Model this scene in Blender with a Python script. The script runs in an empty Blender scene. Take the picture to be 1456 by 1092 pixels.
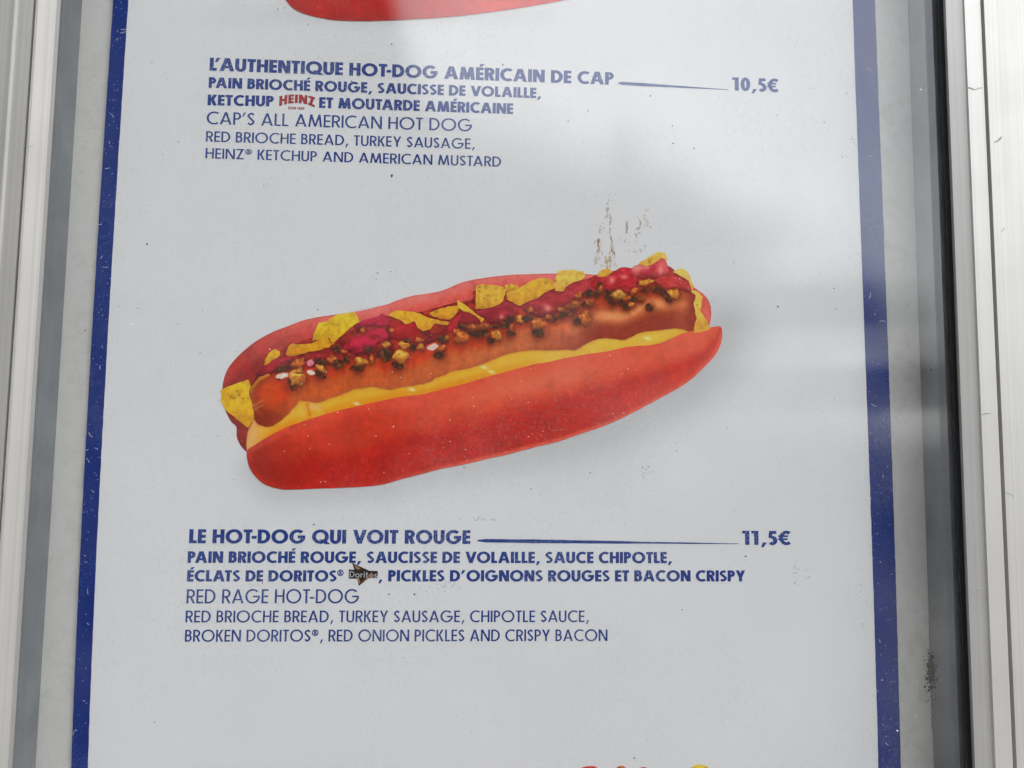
import bpy, math, random
import numpy as np
from mathutils import Vector, Matrix
from mathutils.geometry import delaunay_2d_cdt

scene = bpy.context.scene
col = scene.collection
random.seed(7)

# ------------------------------------------------------------------ camera
W, H = 1456.0, 1092.0
FPX = 1094.0                      # focal length in photo pixels (26 mm equivalent)
DIST = 0.484                      # metres from the lens to the menu sheet
CAM = Vector((0.0, -DIST, 0.0))
rc = Vector((19900, -309, 1094)).normalized()       # sheet's right axis seen from the camera (right, up, forward)
uc = Vector((98, 12876, 1094)).normalized()         # sheet's up axis seen from the camera
uc = (uc - rc * uc.dot(rc)).normalized()
nc = rc.cross(uc)
if nc.z < 0: nc = -nc
cam_right = Vector((rc.x, nc.x, uc.x)); cam_up = Vector((rc.y, nc.y, uc.y)); cam_fwd = Vector((rc.z, nc.z, uc.z))
cd = bpy.data.cameras.new('camera'); cam = bpy.data.objects.new('camera', cd); col.objects.link(cam)
cd.sensor_fit = 'HORIZONTAL'; cd.sensor_width = 36.0; cd.lens = 36.0 * FPX / W
cd.clip_start = 0.01; cd.clip_end = 200
m = Matrix((cam_right, cam_up, -cam_fwd)).transposed().to_4x4(); m.translation = CAM
cam.matrix_world = m
scene.camera = cam

# ------------------------------------------------------------------ world: overcast street sky
EXPOSURE = 0.62
SKY_STRENGTH = 0.1
scene.view_settings.view_transform = 'Standard'
try: scene.view_settings.look = 'None'
except Exception: pass
scene.view_settings.gamma = 1.0
scene.view_settings.use_curve_mapping = False
scene.view_settings.exposure = EXPOSURE
world = bpy.data.worlds.new('World'); scene.world = world; world.use_nodes = True
wn = world.node_tree; wn.nodes.clear()

def nd(nt, kind, **kw):
    n = nt.nodes.new(kind)
    for k, v in kw.items():
        if k in ('operation', 'data_type', 'interpolation_type', 'blend_type', 'noise_dimensions', 'feature', 'distance', 'sky_type', 'attribute_name', 'clamp'):
            setattr(n, k, v)
    return n
def mth(nt, op, a, b=None, c=None, clamp=False):
    n = nt.nodes.new('ShaderNodeMath'); n.operation = op; n.use_clamp = clamp
    for i, v in enumerate((a, b, c)):
        if v is None: continue
        if isinstance(v, (int, float)): n.inputs[i].default_value = v
        else: nt.links.new(v, n.inputs[i])
    return n.outputs[0]
def sstep(nt, v, lo, hi, a=0.0, b=1.0):
    n = nt.nodes.new('ShaderNodeMapRange'); n.interpolation_type = 'SMOOTHSTEP'
    nt.links.new(v, n.inputs['Value'])
    n.inputs['From Min'].default_value = lo; n.inputs['From Max'].default_value = hi
    n.inputs['To Min'].default_value = a; n.inputs['To Max'].default_value = b
    return n.outputs['Result']
def mixc(nt, f, a, b, blend='MIX'):
    n = nt.nodes.new('ShaderNodeMix'); n.data_type = 'RGBA'; n.blend_type = blend
    for s, v in ((n.inputs[0], f), (n.inputs[6], a), (n.inputs[7], b)):
        if isinstance(v, (int, float)): s.default_value = v
        elif isinstance(v, tuple): s.default_value = v if len(v) == 4 else (*v, 1)
        else: nt.links.new(v, s)
    return n.outputs[2]

tc = nd(wn, 'ShaderNodeTexCoord')
sep = nd(wn, 'ShaderNodeSeparateXYZ'); wn.links.new(tc.outputs['Generated'], sep.inputs[0])
negy = mth(wn, 'MULTIPLY', sep.outputs['Y'], -1.0)
az = mth(wn, 'ARCTAN2', sep.outputs['X'], negy)
el = mth(wn, 'ARCSINE', sep.outputs['Z'])
# skyline of the street behind the photographer: (azimuth, elevation)
SKYLINE = [(-3.14, 1.2), (-1.7, 1.1), (-1.2, .95), (-.6, .68), (-.17, .66), (-.125, .60), (-.085, .46), (-.05, .415), (.0, .405), (.084, .40), (.17, .365), (.194, .385),
           (.265, .345), (.332, .315), (.407, .262), (.461, .225), (.53, .165), (.62, .12), (.8, .10), (.92, .20), (1.05, .62), (1.4, .72), (1.8, .7), (3.14, .6)]  # tall building at the far right is added to dim the left bevel
ramp = nd(wn, 'ShaderNodeValToRGB'); ramp.color_ramp.interpolation = 'LINEAR'
ce = ramp.color_ramp.elements
for i, (a, e) in enumerate(SKYLINE):
    p = (a + math.pi) / (2 * math.pi); v = (e + 0.5) / 2.0
    x = ce[i] if i < 2 else ce.new(p)
    if i < 2: x.position = p
    x.color = (v, v, v, 1)
azn = mth(wn, 'DIVIDE', mth(wn, 'ADD', az, math.pi), 2 * math.pi)
wn.links.new(azn, ramp.inputs[0])
skyl = mth(wn, 'SUBTRACT', mth(wn, 'MULTIPLY', ramp.outputs[0], 2.0), 0.5)
wnoise = nd(wn, 'ShaderNodeTexNoise'); wnoise.inputs['Scale'].default_value = 9.0; wnoise.inputs['Detail'].default_value = 3
wn.links.new(tc.outputs['Generated'], wnoise.inputs['Vector'])
skyl = mth(wn, 'ADD', skyl, mth(wn, 'MULTIPLY', mth(wn, 'SUBTRACT', wnoise.outputs[0], .5), .06))
skymask = sstep(wn, mth(wn, 'SUBTRACT', el, skyl), -.06, .07)
SUN_EL, SUN_ROT = math.radians(54), math.radians(128)
sky = nd(wn, 'ShaderNodeTexSky', sky_type='NISHITA'); sky.sun_disc = False
sky.sun_elevation = SUN_EL; sky.sun_rotation = SUN_ROT; sky.air_density = 1.0; sky.dust_density = 3.0
cloud_n = nd(wn, 'ShaderNodeTexNoise'); cloud_n.inputs['Scale'].default_value = 2.6; cloud_n.inputs['Detail'].default_value = 4
wn.links.new(tc.outputs['Generated'], cloud_n.inputs['Vector'])
cl = sstep(wn, cloud_n.outputs[0], .3, .75)
cloud = mixc(wn, cl, (19, 19.8, 20.4), (26.5, 26.8, 27))
skyc = mixc(wn, .85, sky.outputs[0], cloud)
# buildings and paving below the skyline: dim on the left, a pale facade with window bands on the right
bl = sstep(wn, az, -.15, .75)
bcol = mixc(wn, bl, (.75, .76, .78), (3.0, 2.95, 2.9))
bands = mth(wn, 'SINE', mth(wn, 'MULTIPLY', el, 62.0))
bg = mth(wn, 'MULTIPLY', sstep(wn, bands, -.5, .7), sstep(wn, az, .25, .5))
bg = mth(wn, 'MULTIPLY', bg, sstep(wn, el, -.02, .06))
bcol = mixc(wn, mth(wn, 'MULTIPLY', bg, .8), bcol, (15, 15, 14.8))
gnd = sstep(wn, el, .03, -.30)
bcol = mixc(wn, gnd, bcol, mixc(wn, bl, (.8, .71, .65), (2.7, 2.5, 2.35)))
bn = nd(wn, 'ShaderNodeTexNoise'); bn.inputs['Scale'].default_value = 5; bn.inputs['Detail'].default_value = 3; wn.links.new(tc.outputs['Generated'], bn.inputs['Vector'])
bcol = mixc(wn, 1.0, bcol, mixc(wn, sstep(wn, bn.outputs[0], .35, .65), (.55, .55, .55), (1.6, 1.6, 1.6)), 'MULTIPLY')
final = mixc(wn, skymask, bcol, skyc)
bgn = nd(wn, 'ShaderNodeBackground'); bgn.inputs['Strength'].default_value = SKY_STRENGTH
wn.links.new(final, bgn.inputs['Color'])
wo = nd(wn, 'ShaderNodeOutputWorld'); wn.links.new(bgn.outputs[0], wo.inputs[0])

sd = bpy.data.lights.new('sun', 'SUN'); sd.energy = 0.7; sd.angle = math.radians(40); sd.color = (1, .98, .95)
sun = bpy.data.objects.new('sun', sd); col.objects.link(sun)
# travels away from the upper right behind the photographer
sdir = Vector((-.456, .361, -.813)).normalized()
sun.rotation_euler = sdir.to_track_quat('-Z', 'Y').to_euler()

scene.render.engine = 'CYCLES'
scene.render.filter_size = 1.9
scene.cycles.max_bounces = 10; scene.cycles.transparent_max_bounces = 24; scene.cycles.glossy_bounces = 5

# ------------------------------------------------------------------ helpers
def P(px, py, depth=0.0):
    """the point of the plane y = depth that a photo measurement falls on (real size, metres)"""
    px = np.asarray(px, float); py = np.asarray(py, float)
    a, b = (px - W / 2) / FPX, (H / 2 - py) / FPX
    d = [a * cam_right[i] + b * cam_up[i] + cam_fwd[i] for i in range(3)]
    t = (depth + DIST) / d[1]
    return np.stack([d[0] * t, np.full_like(t, depth), d[2] * t], -1)
def lin(c):
    c = np.asarray(c, float) / 255.0
    return np.where(c <= .04045, c / 12.92, ((c + .055) / 1.055) ** 2.4)
WHITE = 0.76
def ink(c, ref=178.0):
    """printed colour as reflectance, from its tone next to paper white"""
    return np.clip(lin(c) / lin(ref) * WHITE, 0.002, .85)
_rng = np.random.RandomState(3); _lat = _rng.rand(512, 512)
def vnoise(x, y, s, o=0):
    x = np.asarray(x) / s + 37.3 * (o + 1); y = np.asarray(y) / s + 91.7 * (o + 1)
    xi, yi = np.floor(x).astype(int), np.floor(y).astype(int); fx, fy = x - xi, y - yi
    fx, fy = fx * fx * (3 - 2 * fx), fy * fy * (3 - 2 * fy)
    g = lambda i, j: _lat[(xi + i) % 512, (yi + j) % 512]
    return (g(0, 0) * (1 - fx) + g(1, 0) * fx) * (1 - fy) + (g(0, 1) * (1 - fx) + g(1, 1) * fx) * fy - .5
def fbm(x, y, s, o=0): return vnoise(x, y, s, o) + .5 * vnoise(x, y, s / 2, o + 5) + .25 * vnoise(x, y, s / 4, o + 9)
def ss(v, a, b):
    t = np.clip((np.asarray(v, float) - a) / (b - a), 0, 1); return t * t * (3 - 2 * t)
def lerp(a, b, t):
    return np.asarray(a, float) * (1 - np.asarray(t)[..., None]) + np.asarray(b, float) * np.asarray(t)[..., None]

def obj(name, me, mat=None, parent=None):
    o = bpy.data.objects.new(name, me); col.objects.link(o)
    if mat: me.materials.append(mat)
    if parent: o.parent = parent
    return o
def empty(name, loc=(0, 0, 0), parent=None):
    o = bpy.data.objects.new(name, None); col.objects.link(o); o.location = loc; o.empty_display_size = .05
    if parent: o.parent = parent
    return o
def mesh(name, v, f, colors=None):
    me = bpy.data.meshes.new(name); me.from_pydata([tuple(map(float, p)) for p in v], [], f)
    if colors is not None:
        a = me.color_attributes.new('ink', 'FLOAT_COLOR', 'POINT')
        c4 = np.ones((len(v), 4), np.float32); c4[:, :3] = colors
        a.data.foreach_set('color', c4.ravel())
    me.update(); return me

def catmull(pts, step=2.0, closed=True):
    p = np.asarray(pts, float); n = len(p); out = []
    for i in range(n if closed else n - 1):
        p0, p1, p2, p3 = (p[(i + k - 1) % n] if closed else p[min(max(i + k - 1, 0), n - 1)] for k in range(4))
        m_ = max(2, int(np.hypot(*(p2 - p1)) / step))
        for t in np.arange(m_) / m_:
            out.append(.5 * (2 * p1 + (p2 - p0) * t + (2 * p0 - 5 * p1 + 4 * p2 - p3) * t * t + (3 * p1 - p0 - 3 * p2 + p3) * t ** 3))
    if not closed: out.append(p[-1])
    return np.array(out)
def linres(pts, step=2.0, closed=True):
    p = np.asarray(pts, float); n = len(p); out = []
    for i in range(n if closed else n - 1):
        a, b = p[i], p[(i + 1) % n]; m_ = max(1, int(np.hypot(*(b - a)) / step))
        for t in np.arange(m_) / m_: out.append(a + (b - a) * t)
    if not closed: out.append(p[-1])
    return np.array(out)
def inside(q, poly):
    x, y = q[:, 0], q[:, 1]; r = np.zeros(len(q), bool); j = len(poly) - 1
    for i in range(len(poly)):
        xi, yi = poly[i]; xj, yj = poly[j]
        if yi != yj:
            r ^= ((yi > y) != (yj > y)) & (x < (xj - xi) * (y - yi) / (yj - yi) + xi)
        j = i
    return r
def edge_dist(q, poly):
    d = np.full(len(q), 1e9)
    for i in range(0, len(poly)):
        d = np.minimum(d, (q[:, 0] - poly[i][0]) ** 2 + (q[:, 1] - poly[i][1]) ** 2)
    return np.sqrt(d)

def printed(name, poly, colfn, layer, parent, step=2.0, smooth=True, ref=178.0, raw=False, rough=0.0):
    """one printed area of the sheet: outline (photo px) -> flat mesh with an ink colour per vertex"""
    p = poly if raw else (catmull(poly, step) if smooth else linres(poly, step))
    if rough:
        p = p + np.stack([vnoise(p[:, 0], p[:, 1], 5, 3), vnoise(p[:, 0], p[:, 1], 5, 4)], -1) * rough
    x0, y0 = p.min(0); x1, y1 = p.max(0)
    gx, gy = np.meshgrid(np.arange(x0 + step * .5, x1, step), np.arange(y0 + step * .5, y1, step))
    gx = gx + (np.arange(gx.shape[0]) % 2)[:, None] * step * .5
    q = np.stack([gx.ravel(), gy.ravel()], -1)
    q = q[inside(q, p)]
    if len(q):
        q = q[edge_dist(q, p) > step * .45]
    allp = np.vstack([p, q]) if len(q) else p
    v, e, f, *_ = delaunay_2d_cdt([Vector((float(a), float(b))) for a, b in allp], [], [list(range(len(p)))], 1, 1e-4, False)
    v = np.array([(a.x, a.y) for a in v])
    c = colfn(v, edge_dist(v, p))
    f = np.array(f); f = f[inside(v[f].mean(1), p)]
    f = [tuple(int(k) for k in q3) for q3 in f]
    w = P(v[:, 0], v[:, 1], -layer * 1e-5)
    # wind so that faces look at the reader
    a, b, c_ = (w[f[0][k]] for k in range(3))
    if np.cross(b - a, c_ - a)[1] > 0: f = [tuple(reversed(t)) for t in f]
    o = obj(name, mesh(name, w, f, np.clip(ink(c, ref), .002, .9)), MAT['ink'], parent)
    return o

# ------------------------------------------------------------------ materials
MAT = {}
def material(name):
    mt = bpy.data.materials.new(name); mt.use_nodes = True; nt = mt.node_tree
    b = nt.nodes['Principled BSDF']; MAT[name] = mt
    return mt, nt, b
# ink on paper
mt, nt, b = material('ink')
at = nd(nt, 'ShaderNodeAttribute', attribute_name='ink')
ob = nd(nt, 'ShaderNodeTexCoord')
n1 = nd(nt, 'ShaderNodeTexNoise'); n1.inputs['Scale'].default_value = 1900; n1.inputs['Detail'].default_value = 2
n2 = nd(nt, 'ShaderNodeTexNoise'); n2.inputs['Scale'].default_value = 260; n2.inputs['Detail'].default_value = 5
nt.links.new(ob.outputs['Object'], n1.inputs['Vector']); nt.links.new(ob.outputs['Object'], n2.inputs['Vector'])
g = mth(nt, 'ADD', mth(nt, 'MULTIPLY', n1.outputs[0], .16), mth(nt, 'MULTIPLY', n2.outputs[0], .12))
g = mth(nt, 'ADD', g, .86)
vm = nd(nt, 'ShaderNodeVectorMath', operation='SCALE'); nt.links.new(at.outputs['Color'], vm.inputs[0]); nt.links.new(g, vm.inputs['Scale'])
nt.links.new(vm.outputs[0], b.inputs['Base Color']); b.inputs['Roughness'].default_value = .6; b.inputs['Specular IOR Level'].default_value = .06
# coated paper
mt, nt, b = material('paper')
at = nd(nt, 'ShaderNodeAttribute', attribute_name='ink'); ob = nd(nt, 'ShaderNodeTexCoord')
n1 = nd(nt, 'ShaderNodeTexNoise'); n1.inputs['Scale'].default_value = 1500; n2 = nd(nt, 'ShaderNodeTexNoise'); n2.inputs['Scale'].default_value = 5; n2.inputs['Detail'].default_value = 3
nt.links.new(ob.outputs['Object'], n1.inputs['Vector']); nt.links.new(ob.outputs['Object'], n2.inputs['Vector'])
g = mth(nt, 'ADD', mth(nt, 'ADD', mth(nt, 'MULTIPLY', n1.outputs[0], .03), mth(nt, 'MULTIPLY', n2.outputs[0], .05)), .96)
vm = nd(nt, 'ShaderNodeVectorMath', operation='SCALE'); nt.links.new(at.outputs['Color'], vm.inputs[0]); nt.links.new(g, vm.inputs['Scale'])
nt.links.new(vm.outputs[0], b.inputs['Base Color']); b.inputs['Roughness'].default_value = .55; b.inputs['Specular IOR Level'].default_value = .08
# blue ink of the letters and stripes, worn and dotted
def blue_ink(name, base, worn, amount):
    mt, nt, b = material(name)
    ob = nd(nt, 'ShaderNodeTexCoord')
    n1 = nd(nt, 'ShaderNodeTexNoise'); n1.inputs['Scale'].default_value = 900; n1.inputs['Detail'].default_value = 3
    n2 = nd(nt, 'ShaderNodeTexNoise'); n2.inputs['Scale'].default_value = 30; n2.inputs['Detail'].default_value = 3
    nt.links.new(ob.outputs['Object'], n1.inputs['Vector']); nt.links.new(ob.outputs['Object'], n2.inputs['Vector'])
    f = mth(nt, 'MULTIPLY', sstep(nt, n1.outputs[0], .46, .72), sstep(nt, n2.outputs[0], .3, .7))
    f = mth(nt, 'MULTIPLY', f, amount)
    nt.links.new(mixc(nt, f, base, worn), b.inputs['Base Color'])
    b.inputs['Roughness'].default_value = .6; b.inputs['Specular IOR Level'].default_value = .06
blue_ink('letter_blue', (.011, .042, .235), (.30, .35, .48), .85)
blue_ink('stripe_blue', (.002, .022, .185), (.06, .12, .38), .6)
blue_ink('letter_red', (.36, .025, .03), (.5, .25, .25), .5)
blue_ink('logo_black', (.02, .016, .015), (.10, .08, .07), .6)
blue_ink('logo_orange', (.36, .16, .07), (.2, .1, .06), .7)
blue_ink('logo_grey', (.42, .41, .40), (.25, .23, .22), .5)
# white board behind the sheet, grimy
mt, nt, b = material('board_white')
ob = nd(nt, 'ShaderNodeTexCoord')
n1 = nd(nt, 'ShaderNodeTexNoise'); n1.inputs['Scale'].default_value = 170; n1.inputs['Detail'].default_value = 7
n2 = nd(nt, 'ShaderNodeTexNoise'); n2.inputs['Scale'].default_value = 12; n2.inputs['Detail'].default_value = 3
nt.links.new(ob.outputs['Object'], n1.inputs['Vector']); nt.links.new(ob.outputs['Object'], n2.inputs['Vector'])
f = mth(nt, 'MULTIPLY', sstep(nt, n1.outputs[0], .42, .75), sstep(nt, n2.outputs[0], .3, .7))
nt.links.new(mixc(nt, f, (.62, .615, .59), (.54, .53, .49)), b.inputs['Base Color']); b.inputs['Roughness'].default_value = .6
# painted sheet-metal sides of the case
mt, nt, b = material('case_grey')
ob = nd(nt, 'ShaderNodeTexCoord')
n1 = nd(nt, 'ShaderNodeTexNoise'); n1.inputs['Scale'].default_value = 40; n1.inputs['Detail'].default_value = 5
nt.links.new(ob.outputs['Object'], n1.inputs['Vector'])
nt.links.new(mixc(nt, sstep(nt, n1.outputs[0], .3, .7), (.19, .205, .22), (.24, .255, .265)), b.inputs['Base Color']); b.inputs['Roughness'].default_value = .45
# brushed aluminium
def aluminium(name, c0, c1, rough, metal):
    mt, nt, b = material(name)
    ob = nd(nt, 'ShaderNodeTexCoord')
    mp = nd(nt, 'ShaderNodeMapping'); mp.inputs['Scale'].default_value = (700, 700, 1.6)
    nt.links.new(ob.outputs['Object'], mp.inputs['Vector'])
    n1 = nd(nt, 'ShaderNodeTexNoise'); n1.inputs['Scale'].default_value = 1; n1.inputs['Detail'].default_value = 4
    nt.links.new(mp.outputs[0], n1.inputs['Vector'])
    n2 = nd(nt, 'ShaderNodeTexNoise'); n2.inputs['Scale'].default_value = 25; n2.inputs['Detail'].default_value = 6
    nt.links.new(ob.outputs['Object'], n2.inputs['Vector'])
    f = mth(nt, 'ADD', mth(nt, 'MULTIPLY', n1.outputs[0], .65), mth(nt, 'MULTIPLY', n2.outputs[0], .35))
    nt.links.new(mixc(nt, sstep(nt, f, .3, .7), c0, c1), b.inputs['Base Color'])
    nt.links.new(sstep(nt, f, .3, .7, rough + .06, rough - .04), b.inputs['Roughness'])
    b.inputs['Metallic'].default_value = metal
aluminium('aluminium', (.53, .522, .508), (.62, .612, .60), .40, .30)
aluminium('aluminium_shaded', (.40, .392, .38), (.49, .482, .47), .42, .34)  # left stile's copy: shade put into the colour to tame its bright bevel
mt, nt, b = material('rubber_black'); b.inputs['Base Color'].default_value = (.012, .012, .013, 1); b.inputs['Roughness'].default_value = .6
mt, nt, b = material('gasket_grey'); b.inputs['Base Color'].default_value = (.02, .02, .022, 1); b.inputs['Roughness'].default_value = .5
mt, nt, b = material('grime_dark'); b.inputs['Base Color'].default_value = (.03, .028, .024, 1); b.inputs['Roughness'].default_value = .8
mt, nt, b = material('grime_brown'); b.inputs['Base Color'].default_value = (.33, .25, .16, 1); b.inputs['Roughness'].default_value = .8
mt, nt, b = material('grime_scuff'); b.inputs['Base Color'].default_value = (.42, .45, .52, 1); b.inputs['Roughness'].default_value = .8
mt, nt, b = material('grime_tan'); b.inputs['Base Color'].default_value = (.46, .36, .25, 1); b.inputs['Roughness'].default_value = .8
mt, nt, b = material('grime_grey'); b.inputs['Base Color'].default_value = (.27, .27, .26, 1); b.inputs['Roughness'].default_value = .8
mt, nt, b = material('grime_pale'); b.inputs['Base Color'].default_value = (.75, .75, .73, 1); b.inputs['Roughness'].default_value = .7
# glass with a film of dust
mt = bpy.data.materials.new('glass'); mt.use_nodes = True; MAT['glass'] = mt; nt = mt.node_tree; nt.nodes.clear()
geo = nd(nt, 'ShaderNodeNewGeometry')
dp = nd(nt, 'ShaderNodeVectorMath', operation='DOT_PRODUCT'); nt.links.new(geo.outputs['Incoming'], dp.inputs[0]); nt.links.new(geo.outputs['Normal'], dp.inputs[1])
cosn = mth(nt, 'ABSOLUTE', dp.outputs['Value'])
fr = mth(nt, 'ADD', mth(nt, 'MULTIPLY', mth(nt, 'POWER', mth(nt, 'SUBTRACT', 1.0, cosn, clamp=True), 5.0), .93), .047)
tr = nd(nt, 'ShaderNodeBsdfTransparent'); tr.inputs[0].default_value = (.975, .979, .981, 1)
gl = nd(nt, 'ShaderNodeBsdfGlossy'); gl.inputs['Roughness'].default_value = .045
mx = nd(nt, 'ShaderNodeMixShader'); nt.links.new(fr, mx.inputs[0]); nt.links.new(tr.outputs[0], mx.inputs[1]); nt.links.new(gl.outputs[0], mx.inputs[2])
ob = nd(nt, 'ShaderNodeTexCoord')
dust = nd(nt, 'ShaderNodeBsdfDiffuse'); dust.inputs[0].default_value = (.62, .62, .6, 1)
vo = nd(nt, 'ShaderNodeTexVoronoi'); vo.inputs['Scale'].default_value = 420; nt.links.new(ob.outputs['Object'], vo.inputs['Vector'])
n2 = nd(nt, 'ShaderNodeTexNoise'); n2.inputs['Scale'].default_value = 14; n2.inputs['Detail'].default_value = 4; nt.links.new(ob.outputs['Object'], n2.inputs['Vector'])
n3 = nd(nt, 'ShaderNodeTexNoise'); n3.inputs['Scale'].default_value = 650; n3.inputs['Detail'].default_value = 3; nt.links.new(ob.outputs['Object'], n3.inputs['Vector'])
sepc = nd(nt, 'ShaderNodeSeparateColor'); nt.links.new(vo.outputs['Color'], sepc.inputs[0])
dot = mth(nt, 'MULTIPLY', sstep(nt, vo.outputs['Distance'], .17, .08), sstep(nt, sepc.outputs[0], .80, .92))
dot = mth(nt, 'MULTIPLY', dot, sstep(nt, n2.outputs[0], .35, .65))
film = mth(nt, 'ADD', mth(nt, 'MULTIPLY', sstep(nt, n3.outputs[0], .5, .78), mth(nt, 'MULTIPLY', sstep(nt, n2.outputs[0], .3, .7), .07)), mth(nt, 'MULTIPLY', sstep(nt, n2.outputs[0], .4, .75), .02))
df = mth(nt, 'ADD', mth(nt, 'MULTIPLY', dot, .32), film, clamp=True)
# only the outer face carries the dust
nsep = nd(nt, 'ShaderNodeSeparateXYZ'); nt.links.new(geo.outputs['True Normal'], nsep.inputs[0])
df = mth(nt, 'MULTIPLY', df, mth(nt, 'LESS_THAN', nsep.outputs['Y'], -.5))
mx2 = nd(nt, 'ShaderNodeMixShader'); nt.links.new(df, mx2.inputs[0]); nt.links.new(mx.outputs[0], mx2.inputs[1]); nt.links.new(dust.outputs[0], mx2.inputs[2])
out = nd(nt, 'ShaderNodeOutputMaterial'); nt.links.new(mx2.outputs[0], out.inputs[0])

# ------------------------------------------------------------------ display case
ZT, ZB = .62, -.66
def prism(name, prof, mat, parent, z0=ZB, z1=ZT):
    """extrude a cross-section (x, y) from z0 to z1"""
    n = len(prof); v = [(x, y, z0) for x, y in prof] + [(x, y, z1) for x, y in prof]
    f = [(i, (i + 1) % n, n + (i + 1) % n, n + i) for i in range(n)] + [tuple(range(n)), tuple(range(2 * n - 1, n - 1, -1))]
    me = mesh(name, v, f)
    import bmesh
    bm = bmesh.new(); bm.from_mesh(me); bmesh.ops.recalc_face_normals(bm, faces=bm.faces); bm.to_mesh(me); bm.free()
    return obj(name, me, MAT[mat], parent)
def box(name, x0, x1, y0, y1, z0, z1, mat, parent):
    return prism(name, [(x0, y0), (x1, y0), (x1, y1), (x0, y1)], mat, parent, z0, z1)
def xat(px, depth): return float(P(px, 546.0, depth)[0])

case = empty('display_case', (0, .02, ZB))
case['label'] = 'aluminium framed outdoor menu display case with grimy white backing behind glass'; case['category'] = 'display case'
case.location = (0, 0, 0)
yb, yg, yf = .0025, -.024, -.040
XL, XR = xat(84, yb), xat(1309, yb)               # inner corners of the box
box('backing_board', XL - .01, XR + .01, yb, yb + .01, ZB, ZT, 'board_white', case)
box('side_panel', XR, XR + .006, yg, yb - .0003, ZB, ZT, 'case_grey', case)
box('side_panel', XL - .006, XL, yg, yb - .0003, ZB, ZT, 'case_grey', case)
door = empty('glass_door', (0, 0, 0), case)
gx0, gx1 = xat(30, yg), xat(1384, yg)
box('glass_pane', gx0, gx1, yg - .0045, yg - .0005, ZB, ZT, 'glass', door)
GY = yg - .0045
# rubber seal just behind the pane
box('seal', XR + .0062, xat(1351, yg) + .004, yg, yg + .008, ZB, ZT, 'gasket_grey', door)
box('seal', gx0 - .003, XL - .0062, yg, yg + .008, ZB, ZT, 'gasket_grey', door)
ya = GY - .0006
# black channel the pane sits in
box('glazing_strip', xat(1352.5, ya), xat(1368, ya), ya - .0012, ya, ZB, ZT, 'rubber_black', door)
box('glazing_strip', xat(47, ya), xat(52.5, ya), ya - .0012, ya, ZB, ZT, 'rubber_black', door)
def stile_profile(s, lip, bev0, bev1, edge, gr0, gr1, rid0, rid1, out, dep):
    d = .0006
    return [(xat(lip, ya - .0013), ya - .0013), (xat(bev0, dep), dep), (xat(bev1, yf + .0015), yf + .0015), (xat(edge, yf), yf),
            (xat(gr0, yf), yf), (xat(gr0, yf) + s * d * .3, yf + .006), (xat(gr1, yf) - s * d * .3, yf + .006), (xat(gr1, yf), yf),
            (xat(rid0, yf), yf), (xat((rid0 * 2 + rid1) / 3, yf), yf - .0016), (xat((rid0 + 2 * rid1) / 3, yf), yf - .0016), (xat(rid1, yf), yf),
            (xat(out, yf), yf), (xat(out, yf), yb + .012), (xat(lip, ya) + s * .012, yb + .012), (xat(lip, ya) + s * .012, ya - .0013)]
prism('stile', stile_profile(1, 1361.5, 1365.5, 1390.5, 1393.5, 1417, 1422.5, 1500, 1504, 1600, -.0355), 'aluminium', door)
prism('stile', stile_profile(-1, 52.3, 49, 19, 16, 15, 11.5, -11, -18, -130, -.0295), 'aluminium_shaded', door)
for z0, z1 in ((ZT, ZT + .07), (ZB - .07, ZB)):
    box('rail', xat(-130, yf), xat(1600, yf), yf, yb + .012, z0 + (.0003 if z0 > 0 else 0), z1 - (0 if z0 > 0 else .0003), 'aluminium', door)

# ------------------------------------------------------------------ menu sheet
menu = empty('menu_poster', (0, 0, 0))
menu['label'] = 'printed white menu poster with blue side stripes and red bun hot dogs, behind the glass'; menu['category'] = 'menu poster'
LO = [(-200, 175), (0, 160.3), (225, 146.3), (400, 135), (625, 123.2), (867, 109.2), (1092, 101.4), (1300, 95)]
LI = [(-200, 196), (0, 182), (225, 168), (400, 158), (625, 146.3), (867, 132.5), (1092, 125), (1300, 119)]
RI = [(-200, 1206), (0, 1213), (225, 1219.7), (400, 1226.5), (625, 1234), (867, 1243.3), (1092, 1249), (1300, 1253)]
RO = [(-200, 1236), (0, 1244.2), (225, 1252.8), (400, 1259), (625, 1266.7), (867, 1275.9), (1092, 1280.7), (1300, 1285)]
def xcurve(tab, y):
    t = np.array(tab, float)
    k = np.poly1d(np.polyfit(t[:, 0], t[:, 1], 3)); return k(y)
ys = np.arange(-190, 1290, 4.0)

# outlines of the printed hot dog (photo px), read off enlarged views
def tr(org, sc, pts): return [(org[0] + x / sc, org[1] + y / sc) for x, y in pts]
A_ = ((300, 430), 3.9); B_ = ((460, 370), 4.746); C_ = ((640, 350), 5.2); D_ = ((820, 340), 5.2); E_ = ((480, 500), 4.964); F_ = ((740, 460), 4.55)
H1 = ((320, 440), 9.1); H2 = ((460, 430), 9.1); H3 = ((600, 400), 9.1); H4 = ((740, 370), 9.1); H5 = ((870, 350), 9.1)
def t(c, *p): return tr(c[0], c[1], p)

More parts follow.
